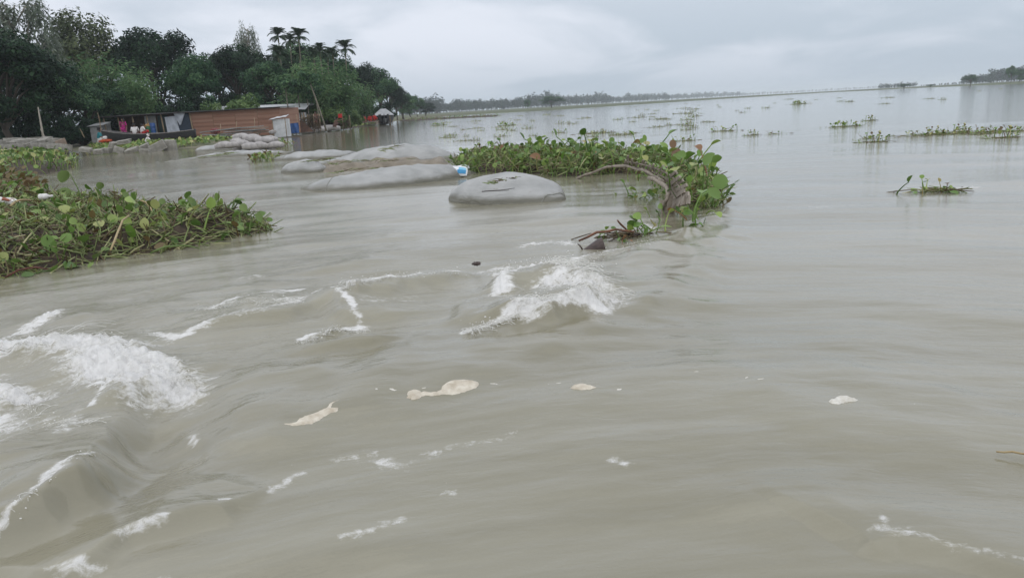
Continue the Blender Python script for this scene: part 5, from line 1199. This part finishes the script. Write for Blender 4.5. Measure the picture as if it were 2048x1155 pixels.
b = MB(); b.box(np.array((x0 - .05, YS + 1.3, (ZB + zt) / 2)) + inv, (.06, 2.6, zt - ZB)); b.build('inner_wall', M_navy, sh, False)
b = MB(); b.box(np.array(((xl + x0) / 2, YS + 1.3, ZB + .04)) + inv, (x0 - xl, 2.5, .08)); b.build('earth_floor', M_bank, sh, False)
iv3 = lambda x, y, z: np.array((x, y, z)) + inv
ribbed('tin_side', (iv3(X(204), YS - .02, 0)), iv3(X(222), YS - .02, 0), 0, zt - ZB - .35, M_tin_old, sh, .15, .02)
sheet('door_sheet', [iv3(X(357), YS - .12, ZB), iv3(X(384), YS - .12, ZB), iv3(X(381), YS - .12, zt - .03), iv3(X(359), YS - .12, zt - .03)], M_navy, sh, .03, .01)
sheet('plastic_sheet', [iv3(X(336), YS - .16, ZB), iv3(X(361), YS - .16, ZB + .05), iv3(X(356), YS - .16, zt - .2), iv3(X(333), YS - .16, zt - .25)], M_clear, sh, .012, .03, 12, 1)
sheet('plastic_sheet', [iv3(X(362), YS - .2, Z(362, 250)), iv3(X(364), YS - .2, Z(364, 249)), iv3(X(376), YS - .2, zt), iv3(X(352), YS - .2, zt)], M_clear, sh, .012, .03, 12, 2)
sheet('door_sheet', [iv3(X(287), YS + .3, ZB), iv3(X(310), YS + .3, ZB), iv3(X(310), YS + .3, zt - .1), iv3(X(287), YS + .3, zt - .1)], M_tin_old, sh, .02, .01)
sheet('door_sheet', [iv3(X(314), YS + .3, ZB), iv3(X(333), YS + .3, ZB), iv3(X(333), YS + .3, zt - .1), iv3(X(314), YS + .3, zt - .1)], basic('dark_green_sheet', (.022, .045, .042), (.012, .025, .025), .6, 4), sh, .02, .01)
# things in and before the shed
def drum(px, py, Y, r, h, mat, label, cat='drum'):
    o = thing('plastic_drum', (X(px, py, Y), Y, Z(px, py, Y)), label, cat); b = MB(); t = np.array([0, .04, .1, .3, .33, .36, .64, .67, .7, .92, .97, 1.0]); r_ = r * np.array([.9, 1, 1, 1, 1.06, 1, 1, 1.06, 1, 1, .93, .9]); b.tube(np.stack([0 * t, 0 * t, t * h], 1), r_, 14); br_ = b.build('barrel', mat, o)
    b = MB(); b.tube([(0, 0, h), (0, 0, h + .03)], [r * .8, r * .78], 12); b.build('lid', mat, br_)
drum(307, 266, 61.4, .22, .75, M_tarp, 'blue plastic drum standing inside the open shed')
drum(298, 266, 61.2, .17, .5, basic('green_plastic', (.03, .12, .05), None, .5), 'small dark green drum beside the blue drum')
o = crumple('cloth_bundle', A(296, 252, 61.3), (.25, .2, .16), basic('ochre_cloth', (.40, .24, .10), None, .9), 'ochre cloth bundle on the small green drum', 'bundle', 9)
tl = thing('timber_pile', (X(470, 262, 58), 58, .3), 'heap of grey weathered planks lying before the board wall', 'timber pile')
for k in range(14):
    b = MB(); cx = rs.uniform(-1.3, 1.5); b.box((cx, rs.uniform(-.5, .4), .05 + .055 * k * .8), (rs.uniform(1.6, 3.4), .22, .05), (rs.normal() * .06, rs.normal() * .05, rs.normal() * .1)); b.build('plank', M_tin_old if k % 3 else M_grey_wood, tl, False)
for k, (px0, py0, px1, py1) in enumerate([(470, 268, 473, 243), (440, 266, 441, 248), (508, 266, 509, 236)]):
    g, t = A(px0, py0, 60.5), A(px1, py1, 60.5); b = MB(); b.tube([(g[0], 60.5, .1), t], .03, 5); b.build('garden_stake', M_post, None, label=['thin stake standing behind the plank heap', 'thin stake left of the plank heap', 'tall thin stake against the board wall'][k], category='stake')
o = crumple('cloth_bundle', A(430, 262, 58.5), (.35, .25, .2), basic('red_cloth', (.30, .05, .05), (.12, .08, .08), .9), 'reddish bundle at the left end of the plank heap', 'bundle', 19)
# tin latrine
LY = 59.5; lt = thing('tin_latrine', (X(560, 262, LY), LY, .15), 'small white corrugated tin latrine with crooked roof sheet', 'latrine'); hw = (X(573, 250, LY) - X(547, 250, LY)) / 2; hz_ = Z(560, 238, LY) - .15
for a, c_ in [((-hw, 0), (hw, -.05)), ((hw, -.05), (hw + .05, 1.0)), ((-hw, 0), (-hw + .05, 1.0)), ((-hw, 1.0), (hw, 1.0))]: ribbed('tin_wall', a, c_, -.1, hz_, M_tin, lt, .09, .014)
for a in ((-hw, 0), (hw, -.05)): b = MB(); b.tube([(*a, -.1), (*a, hz_ + .05)], .03, 6); b.build('post', M_post, lt)
sheet('roof_sheet', [(-hw - .22, -.25, hz_ - .02), (hw + .12, -.2, hz_ + .16), (hw + .1, 1.1, hz_ + .32), (-hw - .15, 1.1, hz_ + .14)], M_tin, lt, .02, .03, 12, 3)
# tarpaulin and sheets right of the shed
o = thing('blue_tarpaulin', (X(586, 260, 62.5), 62.5, .2), 'bright blue tarpaulin hung between two stakes beside the latrine', 'tarpaulin'); xa, xb = X(575, 255, 62.5) - X(586, 260, 62.5), X(598, 255, 62.5) - X(586, 260, 62.5)
sheet('cloth', [(xa, 0, 0), (xb, 0, .05), (xb, 0, Z(598, 245, 62.5) - .2), (xa, 0, Z(576, 248, 62.5) - .2)], M_tarp, o, .012, .06, 16, 4)
for x_, h_ in ((xa, 1.2), (xb, 1.5)): b = MB(); b.tube([(x_, .05, -.1), (x_ - .12, .05, h_)], .03, 6); b.build('stake', M_post, o)
o = thing('rusty_screen', (X(605, 258, 67), 67, .2), 'brown rusty sheet leaning right of the blue tarpaulin', 'sheet'); sheet('panel', [(-.5, 0, 0), (.95, 0, 0), (.1, .1, .9), (-.5, .1, 1.1)], M_rust, o, .03, .01, 8, 5)
for k, (px0, px1, zh, Y) in enumerate([(604, 640, 1.3, 71), (640, 700, 1.05, 78)]):
    o = thing('brush_fence', (X(px0, 250, Y), Y, .2), ['dark brush fence behind the brown sheet', 'dark brush fence behind the crouching person'][k], 'fence'); L_ = X(px1, 250, Y) - X(px0, 250, Y); pr = np.column_stack([rs.uniform(0, L_, 160), rs.normal(size=160) * .1, rs.uniform(.1, zh, 160)])
    stems(pr, rs, (.4, 1.2), .02, (0, .35), 1.0).build('brushwood', M_hstem, o, kind='stuff')
    for q in np.linspace(0, L_, 4): b = MB(); b.tube([(q, 0, -.1), (q + .05, 0, zh + .2)], .035, 6); b.build('stake', M_post, o)
# white tin house behind
HY = 74; o = thing('tin_house', (X(565, 245, HY), HY, .3), 'white tin roofed house behind the right end of the shed', 'house'); zz = lambda px, py: Z(px, py, HY) - .3; xx = lambda px: X(px, 230, HY) - X(565, 245, HY)
ribbed('tin_wall', (xx(512), 0), (xx(613), 0), -.1, zz(590, 226), M_tin, o, .2, .02)
sheet('roof', [(xx(508), -.8, zz(508, 219)), (xx(616), -.8, zz(616, 226) + .35), (xx(614), 1.8, zz(614, 206)), (xx(510), 1.8, zz(510, 210))], M_tin, o, .03, 0.0, 4)
sheet('roof', [(xx(572), 2.2, zz(572, 212)), (xx(618), 2.2, zz(618, 210)), (xx(618), 4.2, zz(618, 199)), (xx(574), 4.2, zz(574, 202))], M_tin_old, o, .03, 0.0, 4)
for q in (520, 560, 608): b = MB(); b.tube([(xx(q), -.1, -.2), (xx(q), -.1, zz(q, 224))], .06, 6); b.build('post', M_post, o)
o = thing('tin_house', (X(440, 240, 75), 75, .3), 'pale tin roof glimpsed above the board wall', 'house'); xx2 = lambda px: X(px, 225, 75) - X(440, 240, 75)
sheet('roof', [(xx2(388), 0, Z(388, 222, 75) - .3), (xx2(505), 0, Z(505, 217, 75) - .3), (xx2(500), 2, Z(500, 209, 75) - .3), (xx2(392), 2, Z(392, 214, 75) - .3)], M_tin, o, .03, 0.0, 4); ribbed('tin_wall', (xx2(390), .3), (xx2(503), .3), -.1, Z(450, 222, 75) - .3, M_tin_old, o, .2, .02)
# grey lean-to at the left end
o = thing('tin_lean_to', (X(190, 270, 60), 60, .2), 'grey tin lean-to at the left end of the shed', 'lean-to'); a, c_ = X(182, 270, 60) - X(190, 270, 60), X(207, 270, 60) - X(190, 270, 60); zh = Z(190, 253, 60) - .2
ribbed('tin_wall', (a, 0), (c_, 0), -.1, zh, M_tin_old, o, .15, .02); sheet('roof', [(a - .15, -.2, zh + .02), (c_ + .1, -.2, zh + .06), (c_ + .1, 1.4, zh + .3), (a - .15, 1.4, zh + .25)], M_tin_old, o, .02, .01)
for (p, q, lb) in [((204, 268), (195, 225), 'thin slanting pole at the left end of the shed'), ((169, 276), (160, 258), 'short pale stick slanting by the lean-to')]: stick('slanting_pole', A(*p, 58.5), A(*q, 58.5), .035, M_post, lb, 'pole', bow=0)

# ---------------------------------------------------------------- boats
M_hull = basic('tarred_hull', (.035, .034, .036), (.016, .016, .018), .55, 5, .3, stretch=(.3, 1, 4)); M_gun = basic('grey_gunwale', (.20, .19, .18), (.11, .10, .10), .7, 8)
def boat(name, loc, rz, L, beam, depth, rise_b, rise_s, label, thw=4):
    o = thing(name, loc, label, 'boat', 'wooden boats', rz); nu, nv = 26, 11; u = np.linspace(0, 1, nu); w = beam / 2 * np.sin(np.pi * (.04 + .92 * u)) ** .55 * (1 - .15 * u); sheer = depth + rise_b * (1 - u) ** 3 + rise_s * u ** 3; keel = .55 * rise_b * np.clip(1 - u * 4, 0, 1) ** 2 + .4 * rise_s * np.clip(u * 4 - 3, 0, 1) ** 2
    th = np.linspace(-1, 1, nv); V = np.zeros((nu, nv, 3)); x = (u - .5) * L
    for j, s in enumerate(th): q = abs(s); V[:, j, 0] = x; V[:, j, 1] = np.sign(s) * w * (1 - (1 - q) ** 2.0) ; V[:, j, 2] = keel + (sheer - keel) * q ** 1.8
    i, j = np.meshgrid(np.arange(nu - 1), np.arange(nv - 1), indexing='ij'); q = (i * nv + j).ravel(); Qd = np.stack([q, q + nv, q + nv + 1, q + 1], 1); W = V.reshape(-1, 3); n = len(W); I_ = W * np.array((.985, .93, 1)) + np.array((0, 0, .03))
    hl_ = link('hull', fast_mesh('hull', np.vstack([W, I_]), np.vstack([Qd, Qd[:, ::-1] + n])), M_hull, o)
    for s in (0, nv - 1): b = MB(); b.tube(V[:, s] + np.array((0, 0, .015)), .045, 6); b.build('gunwale', M_gun, hl_)
    for e_ in (0, nu - 1): b = MB(); b.tube([V[e_, nv // 2], V[e_, nv // 2] * .5 + (V[e_, 0] + V[e_, -1]) * .25, (V[e_, 0] + V[e_, -1]) / 2 + np.array((0, 0, .08))], .06, 6); b.build('stem_post', M_hull, hl_)
    for t in np.linspace(.2, .85, thw): k_ = int(t * (nu - 1)); b = MB(); b.box((x[k_], 0, sheer[k_] - .12), (.22, 1.7 * w[k_], .04)); b.build('thwart', M_gun, o)
    return o
BY = 56.0; boat('wooden_boat', ((X(206, 260, BY) + X(390, 268, BY)) / 2, BY, .14), 0.02, X(390, 268, BY) - X(206, 260, BY), 1.5, .62, .50, .2, 'long dark wooden boat pulled up before the open shed', 5)
g = P(764, 250); boat('moored_boat', (g[0], g[1] + 2.0, .0), rad(-80), 7.0, 3.1, 1.15, .35, .2, 'black wooden boat moored end-on below the roofed hut', 3)
# roofed hut behind the moored boat
RY = 104.0; o = thing('roofed_hut', (X(768, 240, RY), RY, .35), 'small open hut with pale hipped roof above the moored boat', 'hut'); w_, d_, h_ = .95, .9, 1.0
for sx in (-1, 1):
    for sy in (-1, 1): b = MB(); b.tube([(sx * w_, sy * d_, -.3), (sx * w_, sy * d_, h_)], .06, 6); b.build('post', M_post, o)
for c4, nm in [(((-1.25, -1.2, h_ - .1), (1.25, -1.2, h_ - .1), (.35, 0, h_ + .75), (-.35, 0, h_ + .75)), 0), (((1.25, -1.2, h_ - .1), (1.25, 1.2, h_ - .1), (.35, .02, h_ + .75), (.35, 0, h_ + .75)), 1), (((1.25, 1.2, h_ - .1), (-1.25, 1.2, h_ - .1), (-.35, 0, h_ + .75), (.35, 0, h_ + .75)), 2), (((-1.25, 1.2, h_ - .1), (-1.25, -1.2, h_ - .1), (-.35, 0, h_ + .75), (-.35, .02, h_ + .75)), 3)]: sheet('roof_panel', c4, M_tin_mid, o, .02, 0, 3)
for s in (-1, 1): b = MB(); b.box((s * .45, -d_, .25), (.7, .04, .5)); b.build('rail_panel', M_tin_old if s > 0 else M_rust, o, False)
b = MB(); b.box((0, d_, .45), (1.9, .04, 1.1)); b.build('rail_panel', M_dark, o, False); b = MB(); b.box((0, 0, -.1), (2.2, 2.0, .1)); b.build('floor', M_gun, o, False)

# ---------------------------------------------------------------- people
M_skin = basic('brown_skin', (.20, .115, .075), (.15, .085, .055), .55, 12); M_hair = basic('black_hair', (.012, .010, .010), None, .5)
POSES = {
 'stand': dict(pel=(0, 0, .88), che=(0, .01, 1.18), nec=(0, .01, 1.36), hed=(0, .03, 1.47), top=(0, .02, 1.58), sho=(.165, .01, 1.31), elb=(.23, .0, 1.05), wri=(.22, .09, .83), hip=(.09, 0, .86), kne=(.10, .03, .46), ank=(.10, -.01, .07), toe=(.12, .15, .03)),
 'sit': dict(pel=(0, 0, .14), che=(0, .05, .44), nec=(0, .08, .62), hed=(0, .11, .73), top=(0, .11, .84), sho=(.165, .07, .57), elb=(.25, .14, .33), wri=(.16, .32, .28), hip=(.10, .03, .14), kne=(.17, .38, .34), ank=(.15, .30, .06), toe=(.17, .44, .03)),
 'squat': dict(pel=(0, 0, .24), che=(0, .14, .50), nec=(0, .22, .66), hed=(0, .28, .76), top=(0, .31, .87), sho=(.165, .19, .61), elb=(.25, .32, .42), wri=(.14, .48, .40), hip=(.10, .03, .25), kne=(.17, .36, .46), ank=(.14, .10, .07), toe=(.16, .26, .03)),
 'bend': dict(pel=(0, 0, .84), che=(0, .24, 1.02), nec=(0, .40, 1.08), hed=(0, .50, 1.07), top=(0, .60, 1.05), sho=(.165, .33, 1.06), elb=(.22, .40, .80), wri=(.12, .52, .60), hip=(.09, 0, .83), kne=(.10, .06, .45), ank=(.10, -.02, .07), toe=(.12, .15, .03)),
}
def skin(name, pts, edges, radii, mat, parent, root=0, sub=1):
    me = bpy.data.meshes.new(name); me.from_pydata([tuple(p) for p in pts], edges, []); ob = bpy.data.objects.new(name, me); COL.objects.link(ob)
    sm = ob.modifiers.new('skin', 'SKIN'); sm.use_smooth_shade = True
    for i, r in enumerate(radii): me.skin_vertices[0].data[i].radius = (r, r) if np.isscalar(r) else r
    for i in range(len(pts)): me.skin_vertices[0].data[i].use_root = i == root
    ss = ob.modifiers.new('sub', 'SUBSURF'); ss.levels = sub; ss.render_levels = sub
    dg = bpy.context.evaluated_depsgraph_get(); nm = bpy.data.meshes.new_from_object(ob.evaluated_get(dg)); nm.name = name
    bpy.data.objects.remove(ob); return link(name, nm, mat, parent)
def person(loc, rz, pose, shirt, lower, label, arm=None, scarf=None, size=1.0, bare=False, head_cloth=None):
    p = {k_: np.array(v, float) for k_, v in POSES[pose].items()}; o = thing('person', loc, label, 'person', None, rz, (size,) * 3)
    mir = lambda v, s: np.array((v[0] * s, v[1], v[2])); pts = [p['pel'], p['che'], p['nec'], p['hed'], p['top']]; rd_ = [.12, .125, .05, .088, .055]; ed = [(0, 1), (1, 2), (2, 3), (3, 4)]
    nose = p['hed'] + np.array((0, .10, -.005)); pts.append(nose); rd_.append(.012); ed.append((3, 5))
    for s in (-1, 1):
        w_ = mir(p['wri'], s) if not (arm and s == 1) else np.array(arm[1]); el_ = mir(p['elb'], s) if not (arm and s == 1) else np.array(arm[0]); b0 = len(pts); hd = w_ + unit(w_ - el_) * .06
        pts += [mir(p['sho'], s), el_, w_, hd]; rd_ += [.058, .040, .027, .030]; ed += [(1, b0), (b0, b0 + 1), (b0 + 1, b0 + 2), (b0 + 2, b0 + 3)]
        dirv = unit(w_ - el_); sd = unit(np.cross(dirv, (0.3, .9, .2)))
        for q, (f_, ln) in enumerate([(-.03, .07), (-.01, .085), (.01, .08), (.03, .06)]): pts.append(hd + dirv * ln + sd * f_); rd_.append(.009); ed.append((b0 + 3, len(pts) - 1))
        pts.append(w_ + dirv * .03 + sd * .06); rd_.append(.010); ed.append((b0 + 2, len(pts) - 1))
        b0 = len(pts); pts += [mir(p['hip'], s), mir(p['kne'], s), mir(p['ank'], s), mir(p['toe'], s)]; rd_ += [.085, .056, .038, .030]; ed += [(0, b0), (b0, b0 + 1), (b0 + 1, b0 + 2), (b0 + 2, b0 + 3)]
    body = skin('body', pts, ed, rd_, M_skin, o)
    if not bare:
        q = [p['pel'] + np.array((0, 0, -.04)), p['che'], p['nec'] * .55 + p['che'] * .45]; r_ = [.155, .155, .10]; ed = [(0, 1), (1, 2)]
        for s in (-1, 1):
            e_ = mir(p['elb'], s) if not (arm and s == 1) else np.array(arm[0]); b0 = len(q); q += [mir(p['sho'], s), e_]; r_ += [.075, .062]; ed += [(1, b0), (b0, b0 + 1)]
        skin('shirt', q, ed, r_, shirt, o)
    q = [p['pel'] + np.array((0, 0, .05))]; r_ = [.15]; ed = []
    for s in (-1, 1): b0 = len(q); q += [mir(p['hip'], s), mir(p['kne'], s), mir(p['kne'], s) * .35 + mir(p['ank'], s) * .65]; r_ += [.12, .10, .085]; ed += [(0, b0), (b0, b0 + 1), (b0 + 1, b0 + 2)]
    skin('lower_garment', q, ed, r_, lower, o)
    hp = p['hed'] + (p['top'] - p['hed']) * .45; bk = np.array((0, -.03, .01)); skin('hair' if not head_cloth else 'head_cloth', [hp + bk, p['top'] + bk + (p['top'] - p['hed']) * .08, p['hed'] + bk * 1.6], [(0, 1), (0, 2)], [.096, .06, .082], head_cloth or M_hair, body)
    if scarf: q = [p['che'] + np.array((.1, .05, .14)), p['che'] + np.array((0, .15, 0)), p['pel'] + np.array((-.1, .13, .1))]; skin('scarf', q, [(0, 1), (1, 2)], [.05, .06, .05], scarf, o)
    return o
M_pink = basic('magenta_cloth', (.42, .02, .20), (.30, .015, .13), .8, 8); M_white = basic('white_cloth', (.70, .67, .66), (.55, .52, .50), .8, 8); M_red = basic('red_garment', (.50, .03, .025), (.36, .02, .02), .8, 8); M_teal = basic('teal_cloth', (.02, .20, .23), (.012, .13, .15), .8, 8); M_lungi = basic('check_lungi', (.16, .09, .07), (.08, .05, .05), .85, 20); M_rose = basic('dusty_rose_cloth', (.34, .16, .13), (.22, .11, .09), .85, 8)
person((X(248, 260, 58.6), 58.6, .42), rad(180), 'stand', M_pink, M_pink, 'person in magenta dress standing in the open shed', size=1.04)
person((X(269, 262, 56.1), 56.1, .72), rad(10), 'sit', M_white, M_lungi, 'person in white shirt sitting in the dark boat, back turned', size=1.1)
person((X(284, 262, 56.2), 56.2, .78), rad(-50), 'sit', M_white, M_red, 'smaller person in white with red cloth sitting in the dark boat', scarf=M_red, size=1.0)
person((X(198, 276, 54.5), 54.5, .46), rad(-70), 'sit', M_teal, M_white, 'person in teal top and white skirt sitting left of the boat', size=1.15)
person((X(291, 284, 53.6), 53.6, .04), rad(-60), 'squat', M_white, M_white, 'person in white bent down among the plants before the boat', size=.95, head_cloth=M_white)
o = crumple('cloth_bundle', A(212, 282, 53.5), (.42, .25, .12), basic('orange_red_cloth', (.42, .07, .02), (.28, .05, .02), .9), 'orange red cloth heap beside the person in teal', 'cloth', 29)
person((X(668, 250, 74.5), 74.5, .32), rad(-80), 'squat', M_rose, M_lungi, 'bare chested person crouching on the bank with one arm stretched out', bare=True, arm=((.24, .5, .62), (.20, .82, .70)), size=1.1)
person((X(634, 253, 72.5), 72.5, .35), rad(160), 'stand', M_rose, M_rose, 'person in dusty rose clothes standing behind the leaning trunk', size=1.0)
o = thing('hanging_cloth', (X(680, 232, 76), 76, Z(680, 236, 76)), 'small red cloth hung up beside the crouching person', 'cloth'); sheet('cloth', [(-.2, 0, 0), (.2, 0, .02), (.2, .05, .38), (-.18, .05, .4)], M_red, o, .012, .03, 8)
b = MB(); b.tube([(.2, .06, -1.3), (.2, .06, .55)], .025, 5); b.build('stake', M_post, o)
for k, (px, py, lb) in enumerate([(731, 243, 'person in red sitting at the left of the red group by the hut'), (741, 243, 'person in red sitting in the middle of the red group by the hut'), (749, 242, 'person in red sitting next to the hut')]):
    person((X(px, py, 99 + k), 99 + k, .55 + .05 * k), rad(120 + 50 * k), 'sit', M_red, M_red if k else M_rose, lb, size=1.05)
b = MB()
bb = thing('plank_bench', (X(740, 244, 99.8), 99.8, .3), 'low plank platform under the people in red', 'platform')
for k in range(3): b = MB(); b.box((0, .35 * k - .2 + .3 * k, .18 + .05 * k), (2.0, .5, .05)); b.build('plank', M_grey_wood, bb, False)
for sx in (-.85, .85): b = MB(); b.box((sx, .3, .02), (.1, 1.4, .3)); b.build('support', M_grey_wood, bb, False)

# ================================================================ HAZE
def haze():
    mt = bpy.data.materials.new('humid_air'); mt.use_nodes = True; nt = mt.node_tree; nt.nodes.clear()
    o = nt.nodes.new('ShaderNodeOutputMaterial'); v = nt.nodes.new('ShaderNodeVolumePrincipled')
    v.inputs['Color'].default_value = (0.86, 0.93, 1.0, 1); v.inputs['Density'].default_value = 0.00034; v.inputs['Anisotropy'].default_value = 0.0
    nt.links.new(v.outputs[0], o.inputs['Volume'])
    b = MB(); b.box((0, 0, 11.5), (17000, 17000, 27)); b.build('haze', mt, None, False, kind='stuff')
haze()
